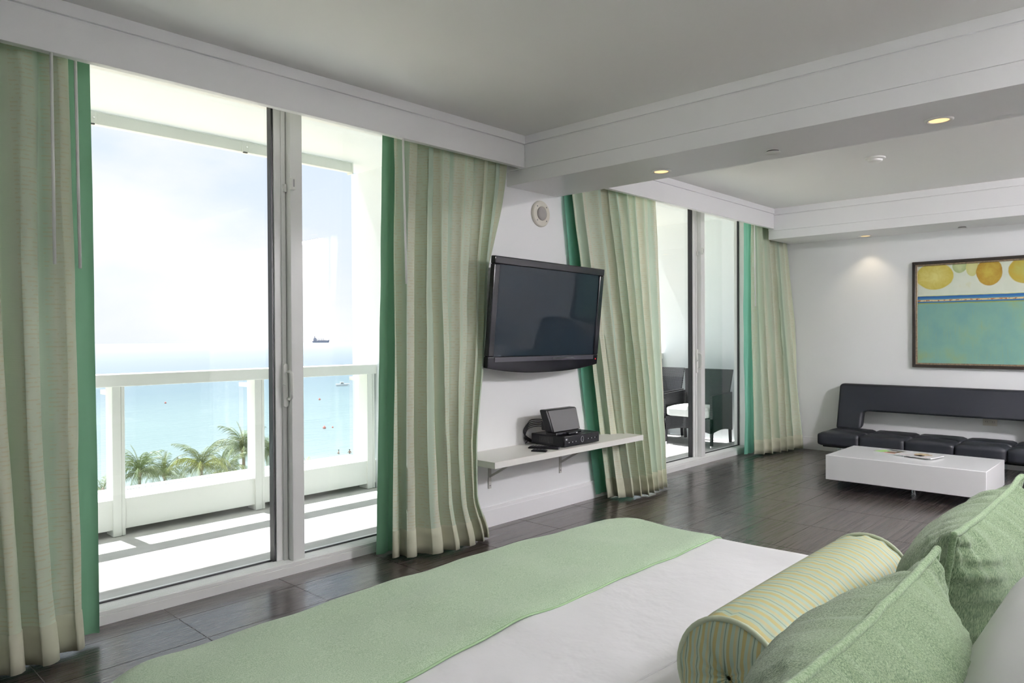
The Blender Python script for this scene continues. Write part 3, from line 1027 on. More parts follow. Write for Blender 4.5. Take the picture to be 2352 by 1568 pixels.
# bezel ring with a bowed bottom
out = [(-hw, hh), (hw, hh), (hw, -hh + 0.035)]
for k in range(1, 16):
    a = 1 - 2 * k / 16
    out.append((hw * a, -hh + 0.035 * (abs(a) ** 2.4) - 0.008 * (1 - a * a)))
out.append((-hw, -hh + 0.035))
body = MB().prism([(x * 0.90, z * 0.88) for x, z in out], 1, 0.012, 0.070)
body.build('back_shell', BLACKMATT, tvp, local=True, bevel=0.012, seg=3)
sx, st, sb = hw - 0.052, hh - 0.050, -hh + 0.108
fr = MB()
fr.box(-hw, hw, -0.014, 0.024, st, hh)
fr.box(-hw, -sx, -0.014, 0.024, sb, st)
fr.box(sx, hw, -0.014, 0.024, sb, st)
fr.build('bezel', BLACKGLOSS, tvp, local=True, bevel=0.006, seg=3)
low = [(x, z) for x, z in out if z < 0]
low = [(hw, sb)] + low + [(-hw, sb)]
MB().prism(low, 1, -0.014, 0.024).build('speaker_bar', BLACKGLOSS, tvp, local=True, bevel=0.006, seg=3)
B(-sx, sx, -0.004, 0.008, sb, st).build('screen', SCREEN, tvp, local=True)
B(-sx + 0.01, sx - 0.01, -0.0165, -0.0135, sb - 0.034, sb - 0.004).build('sensor_strip', material('tv_strip', (0.05, 0.05, 0.06, 1), 0.15), tvp, local=True)
B(0.05, 0.30, -0.0175, -0.0155, sb - 0.026, sb - 0.012).build('logo_plate', CHROME, tvp, local=True)
MB().cyl((hw - 0.03, -0.0165, -hh + 0.075), 0.005, 0.004, 1, 12).build('standby_light', material('red_standby', (0.8, 0.02, 0.02, 1), 0.3), tvp, local=True)
mt = MB().box(3.62, 4.02, 3.418, YW - 0.001, 1.25, 1.55).box(3.70, 3.76, 3.30, 3.42, 1.36, 1.44).box(3.88, 3.94, 3.30, 3.42, 1.36, 1.44)
mt.build('wall_mount', BLACKMATT, tv)

# round wall speaker
c = Vector((3.958, YW, 2.153))
ws = empty('wall_speaker', c - Vector((0, 0, 0.095)), 'round cream wall speaker mounted above the television', 'speaker')
MB().lathe(c, [(0.095, 0.0), (0.095, 0.012), (0.088, 0.020), (0.052, 0.022), (0.050, 0.018)], 1, 40, -1).build('rim', CREAM, ws, smooth=False, bevel=0.002)
MB().lathe(c, [(0.050, 0.017), (0.048, 0.0225), (0.02, 0.0235), (0.004, 0.024)], 1, 28, -1).build('grille', material('speaker_grille_grey', (0.36, 0.34, 0.32, 1), 0.6, build=lambda nt, N, L, b: bump(nt, add_noise(nt, 500, 1, coords(nt)).outputs['Fac'], b, 0.8, 0.003)), ws, smooth=True)
for a in (45, 135, 225, 315):
    MB().cyl((c.x + 0.070 * math.cos(math.radians(a)), YW - 0.0235, c.z + 0.070 * math.sin(math.radians(a))), 0.005, 0.004, 1, 10).build('screw', material('speaker_screw', (0.3, 0.3, 0.3, 1), 0.4), ws)

# ------------------------------------------------------------------ shelf and what stands on it
SZ = 0.515
sh = empty('wall_shelf', (3.9, 3.26, 0.255), 'long white wall shelf on two steel brackets', 'shelf')
B(3.10, 4.715, 3.062, YW - 0.001, SZ - 0.040, SZ).build('board', SHELFW, sh, bevel=0.002, seg=2)
for bx in (3.430, 4.172):
    mb = MB().box(bx - 0.013, bx + 0.013, YW - 0.006, YW - 0.001, 0.255, SZ - 0.04).box(bx - 0.013, bx + 0.013, 3.18, YW - 0.001, SZ - 0.046, SZ - 0.04)
    br = mb.build('bracket', BRACKET, sh)
    MB().tube([(bx, YW - 0.008, 0.335), (bx, 3.20, SZ - 0.05)], 0.010, 4).build('brace', BRACKET, br)
    for zz in (0.275, 0.43):
        MB().cyl((bx, YW - 0.009, zz), 0.004, 0.004, 1, 10).build('screw', material('bracket_screw', (0.25, 0.25, 0.28, 1), 0.3, metal=0.8), br)

bxr = empty('cable_box', (4.0, 3.26, SZ), 'black cable receiver with front buttons on the wall shelf', 'receiver')
X0, X1, Y0, Y1, Z1 = 3.81, 4.20, 3.10, 3.40, SZ + 0.077
B(X0, X1, Y0 + 0.012, Y1, SZ + 0.005, Z1).build('case', BLACKMATT, bxr, bevel=0.003)
fp = B(X0, X1, Y0, Y0 + 0.012, SZ + 0.005, Z1).build('front_panel', BLACKGLOSS, bxr, bevel=0.003)
vent = MB()
for k in range(10):
    for q in range(5):
        vent.box(X0 - 0.0012, X0 + 0.001, 3.20 + k * 0.013, 3.209 + k * 0.013, SZ + 0.022 + q * 0.009, SZ + 0.028 + q * 0.009)
vent.build('vent', DARKSLOT, bxr)
PRINT = material('silver_print', (0.55, 0.56, 0.58, 1), 0.4)
dc = Vector((4.005, Y0, SZ + 0.042))
ring = [(dc.x + 0.014 * math.cos(2 * math.pi * k / 24), Y0 - 0.001, dc.z + 0.020 * math.sin(2 * math.pi * k / 24)) for k in range(24)]
MB().tube(ring, 0.0014, 6, closed=True).build('dial_ring', PRINT, fp)
MB().cyl((dc.x, Y0 - 0.003, dc.z), 0.011, 0.004, 1, 20).build('dial', BLACKMATT, fp)
for k in range(5):
    B(3.855 + k * 0.019, 3.862 + k * 0.019, Y0 - 0.002, Y0, SZ + 0.030, SZ + 0.036).build('button', PRINT if k % 2 == 0 else BLACKMATT, fp)
for k in range(6):
    B(4.07 + k * 0.019, 4.077 + k * 0.019, Y0 - 0.002, Y0, SZ + 0.036, SZ + 0.042).build('button', BLACKMATT if k % 2 else PRINT, fp)
# two-sign mark on the panel: a bold square N and a 2
B(3.824, 3.834, Y0 - 0.0012, Y0, SZ + 0.050, SZ + 0.061).build('mark', PRINT, fp)
fc = bpy.data.curves.new('mark', 'FONT'); fc.body = '2'; fc.size = 0.016; fc.extrude = 0.0004
fo = bpy.data.objects.new('mark', fc); COL.objects.link(fo)
bpy.context.view_layer.update()
fm = bpy.data.meshes.new_from_object(fo); bpy.data.objects.remove(fo)
fm.materials.append(PRINT)
fo = bpy.data.objects.new('mark', fm); COL.objects.link(fo); fo.parent = fp
fo.rotation_euler = (math.pi / 2, 0, 0); fo.location = Vector((3.836, Y0 - 0.0012, SZ + 0.050)) - ORIGIN[fp.name]
for fx in (X0 + 0.03, X1 - 0.03):
    for fy in (Y0 + 0.04, Y1 - 0.03):
        MB().cyl((fx, fy, SZ), 0.012, 0.006, 2, 14).build('foot', DARKSLOT, bxr)

dk = empty('speaker_dock', (3.94, 3.22, Z1), 'black wedge speaker dock with grey cloth front on the cable receiver', 'speaker')
# leaning slab, rounded at the sides
def slab(y0, y1, z0, z1, lean, mat, name, inset=0.0, bev=0.012):
    mb = MB()
    zs = ((z0, 0.0), (z1, 1.0))
    v = []
    for z, k in zs:
        s = lean * k
        v += [(3.775 + inset - 0.012 * k, y0 + s, z), (4.085 - inset + 0.012 * k, y0 + s, z), (4.085 - inset + 0.012 * k, y1 + s, z), (3.775 + inset - 0.012 * k, y1 + s, z)]
    mb.add(v, [(0, 3, 2, 1), (4, 5, 6, 7), (0, 1, 5, 4), (1, 2, 6, 5), (2, 3, 7, 6), (3, 0, 4, 7)])
    return mb.build(name, mat, dk, bevel=bev, seg=3)
slab(3.178, 3.245, Z1 + 0.022, Z1 + 0.175, 0.045, BLACKMATT, 'cabinet')
slab(3.170, 3.180, Z1 + 0.026, Z1 + 0.170, 0.045, GREYMESH, 'cloth_front', 0.012, 0.004)
B(3.79, 4.07, 3.155, 3.25, Z1 + 0.0005, Z1 + 0.024).build('base', BLACKGLOSS, dk, bevel=0.008, seg=3)
B(3.89, 3.99, 3.125, 3.17, Z1 + 0.0005, Z1 + 0.018).build('dock_tongue', BLACKGLOSS, dk, bevel=0.006, seg=3)
B(3.965, 3.985, 3.1235, 3.1255, Z1 + 0.008, Z1 + 0.014).build('badge', CHROME, dk)
B(3.80, 3.86, 3.26, 3.30, Z1 + 0.03, Z1 + 0.09).build('rear_block', BLACKMATT, dk, bevel=0.006)

def smooth_path(pts, n=8):
    pts = [Vector(p) for p in pts]
    out_ = []
    for k in range(len(pts) - 1):
        a, b_, c_, d_ = pts[max(k - 1, 0)], pts[k], pts[k + 1], pts[min(k + 2, len(pts) - 1)]
        for i in range(n):
            t = i / n
            out_.append(0.5 * ((2 * b_) + (c_ - a) * t + (2 * a - 5 * b_ + 4 * c_ - d_) * t * t + (3 * b_ - a - 3 * c_ + d_) * t ** 3))
    out_.append(pts[-1])
    return out_


cb = MB()
for q in range(5):
    h = 0.010 * q
    cb.tube(smooth_path([(3.87, 3.424, SZ + 0.006), (3.80 - 0.006 * q, 3.426, SZ + 0.02 + h), (3.772 - 0.004 * q, 3.424, SZ + 0.06 + h), (3.795, 3.422, SZ + 0.102 + h), (3.83, 3.415, SZ + 0.115 + 1.3 * h), (3.855 + 0.01 * q, 3.37, SZ + 0.125 + h), (3.85 + 0.004 * q, 3.315, Z1 + 0.045 + 0.5 * h)]), 0.0034, 6)
for k in range(2):
    cb.tube([(3.775 + 0.016 * math.sin(t * 6.5 + k), 3.420 + 0.006 * math.cos(t * 6.5), SZ + 0.006 + 0.05 * t) for t in [i / 20 for i in range(21)]], 0.0032, 6)
cb.build('cable_bundle', BLACKMATT, label='loop of black cables behind the cable receiver', category='cable', smooth=True)


def remote(loc, length, w, h, rot, label, rows):
    r = empty('remote_control', (loc[0], loc[1], SZ + 0.0005), label, 'remote', rot=(0, 0, rot))
    mb = MB().prism([(-length / 2, 0), (length / 2, 0), (length / 2, h * 0.7), (length * 0.3, h), (-length * 0.42, h * 0.85), (-length / 2, h * 0.5)], 1, -w / 2, w / 2)
    mb.build('case', BLACKMATT, r, local=True, bevel=0.004, seg=2)
    for k in range(rows):
        for s in (-1, 0, 1):
            bx = -length * 0.36 + k * length * 0.66 / rows
            MB().cyl((bx, s * w * 0.27, h * (0.87 + 0.1 * k / rows)), 0.0032, 0.0022, 2, 8).build('button', material('rubber_button', (0.05, 0.05, 0.055, 1), 0.6), r, local=True)
    return r


remote((3.70, 3.19), 0.21, 0.046, 0.019, math.radians(-63), 'long black remote control beside the cable receiver', 7)
remote((3.59, 3.135), 0.105, 0.036, 0.014, math.radians(-66), 'short dark remote control beside the long one', 3)

# ------------------------------------------------------------------ ceiling fixtures
LENS = bpy.data.materials.new('warm_lamp_lens'); LENS.use_nodes = True
_b = LENS.node_tree.nodes['Principled BSDF']
_b.inputs['Base Color'].default_value = (0.6, 0.45, 0.28, 1)
_b.inputs['Emission Color'].default_value = (1.0, 0.66, 0.30, 1)
_b.inputs['Emission Strength'].default_value = 1.0


def downlight(x, y, z, label, power):
    d = empty('recessed_downlight', (x, y, z), label, 'light', 'recessed ceiling lights')
    prof = [(0.062, 0.0), (0.062, 0.004), (0.056, 0.007), (0.046, 0.006), (0.043, -0.002), (0.041, -0.012)]
    n = 32
    mb = MB()
    vs, fs = [], []
    for r, h in prof:
        for i in range(n):
            t = 2 * math.pi * i / n
            vs.append((x + r * math.cos(t), y + r * math.sin(t), z - h))
    for k in range(len(prof) - 1):
        for i in range(n):
            fs.append((k * n + i, k * n + (i + 1) % n, (k + 1) * n + (i + 1) % n, (k + 1) * n + i))
    mb.add(vs, fs).build('trim_ring', WPLAST, d, smooth=True)
    MB().cyl((x, y, z - 0.0035), 0.043, 0.003, 2, 28).build('lens', LENS, d)
    l = bpy.data.lights.new('downlight', 'SPOT')
    l.energy = power; l.color = (1.0, 0.82, 0.58); l.spot_size = math.radians(95); l.spot_blend = 0.6; l.shadow_soft_size = 0.03
    lo = bpy.data.objects.new('downlight_lamp', l); COL.objects.link(lo)
    lo.parent = d; lo.location = (0, 0, -0.012)


downlight(3.939, 0.892, 2.300, 'glowing recessed light in the beam far from the television wall', 7)
downlight(3.952, 2.429, 2.300, 'glowing recessed light in the beam near the television', 7)
downlight(7.96, 2.474, 2.288, 'glowing recessed light in the soffit above the sofa', 4)


def disc_fixture(name, x, y, z, r, prof, label, cat, parts=()):
    d = empty(name, (x, y, z), label, cat)
    MB().lathe((x, y, z), prof, 2, 28, -1).build('cover', WPLAST, d, smooth=False, bevel=0.001, seg=1)
    for nm, pf, mt_ in parts:
        MB().lathe((x, y, z), pf, 2, 24, -1).build(nm, mt_, d)
    return d


disc_fixture('sprinkler_cover', 3.94, 1.709, 2.300, 0.04, [(0.034, 0.0), (0.034, 0.004), (0.030, 0.0045), (0.030, 0.010), (0.041, 0.011), (0.041, 0.014), (0.036, 0.016)], 'round sprinkler cover on the beam between two recessed lights', 'sprinkler', [('gap_ring', [(0.0335, 0.0045), (0.0335, 0.0105)], DARKSLOT)])
disc_fixture('sprinkler_cover', 7.955, 1.608, 2.288, 0.04, [(0.034, 0.0), (0.034, 0.004), (0.030, 0.0045), (0.030, 0.010), (0.041, 0.011), (0.041, 0.014), (0.036, 0.016)], 'round sprinkler cover on the soffit above the painting', 'sprinkler', [('gap_ring', [(0.0335, 0.0045), (0.0335, 0.0105)], DARKSLOT)])
disc_fixture('smoke_detector', 5.899, 1.764, ZC, 0.07, [(0.072, 0.0), (0.072, 0.010), (0.066, 0.014), (0.052, 0.016), (0.050, 0.028), (0.040, 0.034), (0.015, 0.035)], 'round white smoke detector on the ceiling beyond the beam', 'smoke detector')

# ------------------------------------------------------------------ painting
PX = XR - 0.002
PYL, PYR, PZB, PZT = 2.071, 0.42, 0.938, 1.993
pt = empty('painting', (PX, (PYL + PYR) / 2, PZB), 'large framed painting of ochre fruit above a teal field over the sofa', 'painting')
FRAME_D = material('dark_bronze_frame', (0.018, 0.014, 0.011, 1), 0.3)


def m_gold(nt, N, L, b):
    n = add_noise(nt, 60, 4, coords(nt))
    r = ramp(nt, n.outputs['Fac'], [(0.3, srgb(118, 102, 84)), (0.7, srgb(160, 142, 118))])
    L.new(r.outputs[0], b.inputs['Base Color'])


FRAME_G = material('aged_gold_fillet', srgb(140, 122, 100), 0.38, metal=0.5, build=m_gold)


def mitred(a0, a1, x0, x1, name, mat, parent, sides=4):
    """frame ring between inset a0 and a1, one mitred piece per side"""
    y0, y1, z0, z1 = PYL, PYR, PZB, PZT
    O = [(y0 - a0, z0 + a0), (y1 + a0, z0 + a0), (y1 + a0, z1 - a0), (y0 - a0, z1 - a0)]
    I = [(y0 - a1, z0 + a1), (y1 + a1, z0 + a1), (y1 + a1, z1 - a1), (y0 - a1, z1 - a1)]
    for k in range(4):
        q = (k + 1) % 4
        MB().prism([O[k], O[q], I[q], I[k]], 0, x0, x1).build(name, mat, parent, bevel=0.003, seg=2)


mitred(0.0, 0.030, PX - 0.045, PX, 'frame_side', FRAME_D, pt)
mitred(0.026, 0.045, PX - 0.038, PX, 'gold_fillet', FRAME_G, pt)


def m_art(nt, N, L, b):
    p = position(nt)
    sep = N.new('ShaderNodeSeparateXYZ'); L.new(p, sep.inputs[0])
    y, z = sep.outputs[1], sep.outputs[2]
    wob = add_noise(nt, 9, 4, p)
    wobs = math_node(nt, 'MULTIPLY', math_node(nt, 'SUBTRACT', wob.outputs['Fac'], 0.5), 0.03)
    fine = add_noise(nt, 1.0, 5, mapping(nt, p, (1, 70, 5)), 0.6)
    blot = add_noise(nt, 5.0, 5, p)
    # pale ground above
    up = ramp(nt, blot.outputs['Fac'], [(0.3, srgb(204, 214, 196)), (0.6, srgb(216, 222, 206)), (0.75, srgb(206, 206, 160))]).outputs[0]
    col = up
    sw = add_noise(nt, 12, 3, p, distortion=1.5)
    fruits = [(1.66, 1.94, 0.062, 0.078, srgb(150, 168, 120), srgb(190, 200, 150)), (1.555, 1.915, 0.055, 0.09, srgb(196, 196, 128), srgb(206, 206, 150)),
              (1.875, 1.842, 0.165, 0.132, srgb(186, 168, 62), srgb(214, 206, 128)), (1.415, 1.858, 0.104, 0.130, srgb(150, 110, 30), srgb(186, 168, 76)),
              (1.13, 1.86, 0.135, 0.125, srgb(176, 150, 50), srgb(170, 172, 96)), (0.80, 1.87, 0.14, 0.12, srgb(160, 122, 40), srgb(196, 180, 90)), (0.6, 1.90, 0.08, 0.1, srgb(186, 168, 62), srgb(214, 206, 128))]
    for cy, cz, ry, rz, c1, c2 in fruits:
        dy = math_node(nt, 'DIVIDE', math_node(nt, 'SUBTRACT', math_node(nt, 'ADD', y, wobs), cy), ry)
        dz = math_node(nt, 'DIVIDE', math_node(nt, 'SUBTRACT', z, cz), rz)
        d = math_node(nt, 'SQRT', math_node(nt, 'ADD', math_node(nt, 'MULTIPLY', dy, dy), math_node(nt, 'MULTIPLY', dz, dz)))
        mask = math_node(nt, 'DIVIDE', math_node(nt, 'SUBTRACT', 1.03, d), 0.06, clamp=True)
        inner = math_node(nt, 'ADD', math_node(nt, 'MULTIPLY', d, 0.8), math_node(nt, 'MULTIPLY', math_node(nt, 'SUBTRACT', sw.outputs['Fac'], 0.5), 1.1), clamp=True)
        fc = mix_col(nt, inner, c2, c1)
        col = mix_col(nt, mask, col, fc)
    # teal field below
    tl = ramp(nt, blot.outputs['Fac'], [(0.3, srgb(112, 156, 150)), (0.55, srgb(122, 163, 148)), (0.72, srgb(132, 162, 128))]).outputs[0]
    drip = math_node(nt, 'MULTIPLY', math_node(nt, 'SUBTRACT', fine.outputs['Fac'], 0.55, clamp=True), 3.0, clamp=True)
    tl = mix_col(nt, math_node(nt, 'MULTIPLY', drip, 0.5), tl, srgb(150, 160, 84))
    zb = math_node(nt, 'ADD', z, math_node(nt, 'MULTIPLY', wobs, 0.25))
    col = mix_col(nt, math_node(nt, 'LESS_THAN', zb, 1.580), col, tl)
    for z0, z1, c in ((1.628, 1.646, srgb(36, 88, 140)), (1.610, 1.628, srgb(60, 112, 152)), (1.592, 1.612, srgb(206, 186, 140)), (1.580, 1.594, srgb(44, 96, 140)), (1.570, 1.580, srgb(140, 152, 80)), (1.646, 1.650, srgb(190, 190, 96))):
        k = math_node(nt, 'MULTIPLY', math_node(nt, 'GREATER_THAN', zb, z0), math_node(nt, 'LESS_THAN', zb, z1))
        col = mix_col(nt, k, col, c)
    dots = add_noise(nt, 1.0, 2, mapping(nt, p, (1, 40, 60)))
    k = math_node(nt, 'MULTIPLY', math_node(nt, 'MULTIPLY', math_node(nt, 'GREATER_THAN', zb, 1.596), math_node(nt, 'LESS_THAN', zb, 1.608)), math_node(nt, 'GREATER_THAN', dots.outputs['Fac'], 0.55))
    col = mix_col(nt, k, col, srgb(150, 84, 56))
    L.new(col, b.inputs['Base Color'])
    bump(nt, blot.outputs['Fac'], b, 0.1, 0.003)


ART = material('oil_paint', (0.5, 0.5, 0.5, 1), 0.45, spec=0.3, build=m_art)
B(PX - 0.022, PX - 0.004, PYR + 0.042, PYL - 0.042, PZB + 0.042, PZT - 0.042).build('canvas', ART, pt)

# outlet
oc = empty('wall_outlet', (XR, 1.413, 0.395), 'cream double power outlet on the wall behind the sofa', 'outlet')
B(XR - 0.006, XR - 0.0005, 1.413 - 0.058, 1.413 + 0.058, 0.397, 0.467).build('plate', CREAM, oc, bevel=0.003)
for dy in (-0.027, 0.027):
    s_ = B(XR - 0.009, XR - 0.005, 1.413 + dy - 0.017, 1.413 + dy + 0.017, 0.416, 0.448).build('socket', CREAM, oc, bevel=0.003)
    for q in (-0.007, 0.007):
        B(XR - 0.0098, XR - 0.0085, 1.413 + dy + q - 0.0015, 1.413 + dy + q + 0.0015, 0.430, 0.440).build('slot', DARKSLOT, s_)

# ------------------------------------------------------------------ sofa
SYL, SYR = 2.745, 0.78
so = empty('sofa', (7.7, (SYL + SYR) / 2, 0), 'low black leather sofa bed with an open slot in its backrest', 'sofa')
# seat: rounded pads, five across and two deep
cuts = [SYL, 2.35, 1.95, 1.55, 1.16, SYR]


def pad(x0, x1, y0, y1, z0, z1, name, parent, puff=0.012, rr=0.03, n=10):
    """soft pad: rounded box with a slightly crowned top"""
    bm = bmesh.new()
    bmesh.ops.create_cube(bm, size=1)
    bmesh.ops.subdivide_edges(bm, edges=bm.edges, cuts=n, use_grid_fill=True)
    sx_, sy_, sz_ = (x1 - x0) / 2, (y1 - y0) / 2, (z1 - z0) / 2
    vs = []
    for v in bm.verts:
        p = Vector((v.co.x * 2 * sx_, v.co.y * 2 * sy_, v.co.z * 2 * sz_))
        q = Vector((max(-sx_ + rr, min(sx_ - rr, p.x)), max(-sy_ + rr, min(sy_ - rr, p.y)), max(-sz_ + rr, min(sz_ - rr, p.z))))
        d = p - q
        if d.length > 1e-6:
            p = q + d.normalized() * rr
        if v.co.z > 0.3:
            e = (1 - (2 * v.co.x) ** 4) * (1 - (2 * v.co.y) ** 4)
            p.z += puff * e + 0.004 * nz(p.x * 9 + x0, p.y * 9 + y0, 1.0)
        p += Vector(((x0 + x1) / 2, (y0 + y1) / 2, (z0 + z1) / 2))
        vs.append(p)
    bm.verts.index_update()
    fs = [tuple(v.index for v in f.verts) for f in bm.faces]
    bm.free()
    return MB().add(vs, fs).build(name, LEATHER, parent, smooth=True)


B(7.42, 7.96, SYR + 0.03, SYL - 0.03, 0.15, 0.19).build('base_frame', LEATHER, so, bevel=0.01)
for a, b_ in zip(cuts[:-1], cuts[1:]):
    pad(7.345, 7.625, b_ + 0.001, a - 0.001, 0.172, 0.292, 'seat_pad', so, rr=0.028)
    pad(7.627, 7.93, b_ + 0.001, a - 0.001, 0.172, 0.295, 'seat_pad', so, rr=0.024)
# backrest with the slot
def back_outline(y0, y1, z0, z1, r, n=6):
    pts = []
    for cy, cz, a0 in ((y1 + r, z0 + 0.0, None), (y1 + r, z1 - r, 180), (y0 - r, z1 - r, 90), (y0, z0, None)):
        if a0 is None:
            pts.append((y1, z0) if cy == y1 + r else (y0, z0))
        else:
            for k in range(n + 1):
                t = math.radians(a0 - 90 * k / n)
                pts.append((cy + r * math.cos(t), cz + r * math.sin(t)))
    return pts
# outline runs along the outer edge, then the slot (open at the seat)
o_ = back_outline(SYL - 0.005, SYR, 0.288, 0.752, 0.035)
slot = [(2.53, 0.288), (2.495, 0.32), (2.49, 0.455), (2.475, 0.474), (2.44, 0.480), (1.09, 0.480), (1.04, 0.47), (1.03, 0.44), (1.03, 0.288)]
poly = o_ + slot
mb = MB()
def bx_at(z, front):
    k = (z - 0.288) / (0.752 - 0.288)
    return (7.865 if front else 7.965) + 0.120 * k
n = len(poly)
vs = [(bx_at(z, True), y, z) for y, z in poly] + [(bx_at(z, False), y, z) for y, z in poly]
fs = [(i, (i + 1) % n, n + (i + 1) % n, n + i) for i in range(n)] + [tuple(range(n)), tuple(range(n, 2 * n))]
bk = mb.add(vs, fs).build('backrest', LEATHER, so, bevel=0.022, seg=4)
for yy in (2.55, 0.98):
    for xx in (7.45, 7.90):
        lg = MB().box(xx - 0.02, xx + 0.02, yy - 0.02, yy + 0.02, 0.012, 0.16)
        lg.build('leg', CHROME, so, bevel=0.003)
for yy in (1.20, 2.20):
    MB().box(7.44, 7.46, yy - 0.03, yy + 0.03, 0.0, 0.155).build('leg', ACRYL, so)
for yy in (2.55, 0.98):
    B(7.43, 7.92, yy - 0.022, yy + 0.022, 0.0, 0.012).build('floor_runner', CHROME, so)

# ------------------------------------------------------------------ coffee table and magazines
TX0, TX1, TY0, TY1 = 6.118, 6.80, 1.085, 2.213
ct = empty('coffee_table', ((TX0 + TX1) / 2, (TY0 + TY1) / 2, 0), 'low white lacquered coffee table on clear and chrome legs', 'coffee table')
B(TX0, TX1, TY0, TY1, 0.082, 0.282).build('top_block', LACQUER, ct, bevel=0.004, seg=3)
B(6.16, 6.72, 2.105, 2.130, 0.0, 0.082).build('leg_panel', ACRYL, ct)
B(6.16, 6.72, 1.165, 1.190, 0.0, 0.082).build('leg_panel', ACRYL, ct)
MB().lathe((6.39, 1.626, 0), [(0.020, 0), (0.020, 0.006), (0.016, 0.008), (0.016, 0.082)], n=24).build('leg', CHROME, ct)
for yy in (2.117, 1.177):
    for xx in (6.22, 6.66):
        MB().cyl((xx, yy - 0.02, 0.070), 0.006, 0.04, 1, 10).build('leg_bolt', CHROME, ct)

MZ = 0.2825
RED = material('red_print', srgb(150, 44, 60), 0.5)


def magazine(cx, cy, rot, label, cover, shapes, thick=0.007, z=MZ):
    m = empty('magazine', (cx, cy, z), label, 'magazine', 'magazines on the coffee table', rot=(0, 0, rot))
    B(-0.105, 0.105, -0.14, 0.14, 0.0, thick).build('pages', material('paper', (0.66, 0.67, 0.66, 1), 0.6), m, local=True)
    B(-0.107, 0.107, -0.142, 0.142, thick, thick + 0.0008).build('cover', cover, m, local=True)
    for pts, col in shapes:
        MB().prism(pts, 2, thick + 0.0008, thick + 0.0012).build('print', col, m, local=True)
    return m


P_TAN, P_BROWN, P_DARK, P_GREEN, P_ORANGE = (material(k, c_, 0.45) for k, c_ in (('print_tan', srgb(176, 156, 122)), ('print_brown', srgb(96, 72, 54)), ('print_dark', srgb(56, 58, 58)), ('print_green', srgb(150, 196, 110)), ('print_orange', srgb(170, 84, 44))))
COVERW = material('white_gloss_cover', (0.72, 0.73, 0.73, 1), 0.25)


def ell(cx, cy, rx, ry, n=18):
    return [(cx + rx * math.cos(2 * math.pi * k / n), cy + ry * math.sin(2 * math.pi * k / n)) for k in range(n)]


marks = [([(-0.098, y), (-0.088, y), (-0.088, y - w_), (-0.098, y - w_)], RED) for y, w_ in ((0.115, 0.006), (0.10, 0.008), (0.085, 0.006), (0.07, 0.006), (0.055, 0.010), (0.04, 0.008), (-0.05, 0.008), (-0.09, 0.012), (-0.12, 0.007))]
magazine(6.51, 1.615, math.radians(-13), 'white magazine with red lettering and a tan cover picture on top of another', COVERW,
         [(ell(0.02, -0.01, 0.06, 0.055), P_TAN), (ell(-0.045, -0.02, 0.03, 0.04), P_BROWN), (ell(-0.055, -0.03, 0.02, 0.03), P_DARK), (ell(0.03, -0.07, 0.03, 0.012), P_TAN)] + marks, 0.008, MZ + 0.0085)
magazine(6.585, 1.80, math.radians(-22), 'colourful magazine lying partly under the white one', COVERW,
         [([(-0.1, 0.14), (0.03, 0.14), (0.0, 0.06), (-0.1, 0.07)], P_GREEN), ([(0.04, 0.13), (0.1, 0.13), (0.1, -0.1), (0.04, -0.1)], P_DARK), (ell(-0.03, 0.0, 0.05, 0.06), P_BROWN), (ell(0.02, -0.03, 0.035, 0.05), P_TAN), ([(-0.09, 0.06), (-0.07, 0.06), (-0.07, -0.1), (-0.09, -0.1)], P_ORANGE)])

# ------------------------------------------------------------------ bed
BX0, BX1, BY0, BY1, BZ = 0.44, 2.285, -0.50, 1.635, 0.60
RCOR, REDGE = 0.17, 0.065


def bed_lump(x, y):
    return 0.012 * nz(x * 2.3, y * 2.3, 3.3) + 0.008 * nz(x * 6, y * 4.5, 8.1) + 0.012 * math.sin(math.pi * (x - BX0) / (BX1 - BX0)) - 0.004


def drape(s, t, lift=0.0, maxdrop=0.36, fold=True):
    """point of a cloth laid over the bed; s, t are distances on the cloth along x and y"""
    qx = min(max(s, BX0 + RCOR), BX1 - RCOR)
    qy = min(max(t, BY0 + RCOR), BY1 - RCOR)
    d = Vector((s - qx, t - qy, 0))
    l = d.length
    R, r = RCOR + lift, REDGE + lift
    flat = R - r
    top = BZ + lift
    if l < 1e-9:
        return Vector((s, t, top + bed_lump(s, t)))
    dr = d / l
    if l <= flat:
        h, drop = l, 0.0
    elif l <= flat + r * math.pi / 2:
        a = (l - flat) / r
        h, drop = flat + r * math.sin(a), r * (1 - math.cos(a))
    else:
        h, drop = R, min(r + l - flat - r * math.pi / 2, maxdrop)
    k = min(1.0, drop / 0.1)
    p = Vector((qx, qy, 0)) + dr * (h + (0.012 * nz((qx + qy) * 5, drop * 2, 5.0) + 0.01) * k)
    p.z = top - drop + bed_lump(p.x, p.y) * (1 - k)
    return p


bed = empty('bed', ((BX0 + BX1) / 2, (BY0 + BY1) / 2, 0), 'large double bed with a white jacquard duvet', 'bed')
nu, nv = 96, 104
s0, s1, t0, t1 = BX0 - 0.40, BX1 + 0.40, BY0 - 0.05, BY1 + 0.40
vs = [drape(s0 + (s1 - s0) * i / (nu - 1), t0 + (t1 - t0) * j / (nv - 1)) for j in range(nv) for i in range(nu)]
MB().add(vs, grid_faces(nu, nv)).build('duvet', DUVET, bed, smooth=True)
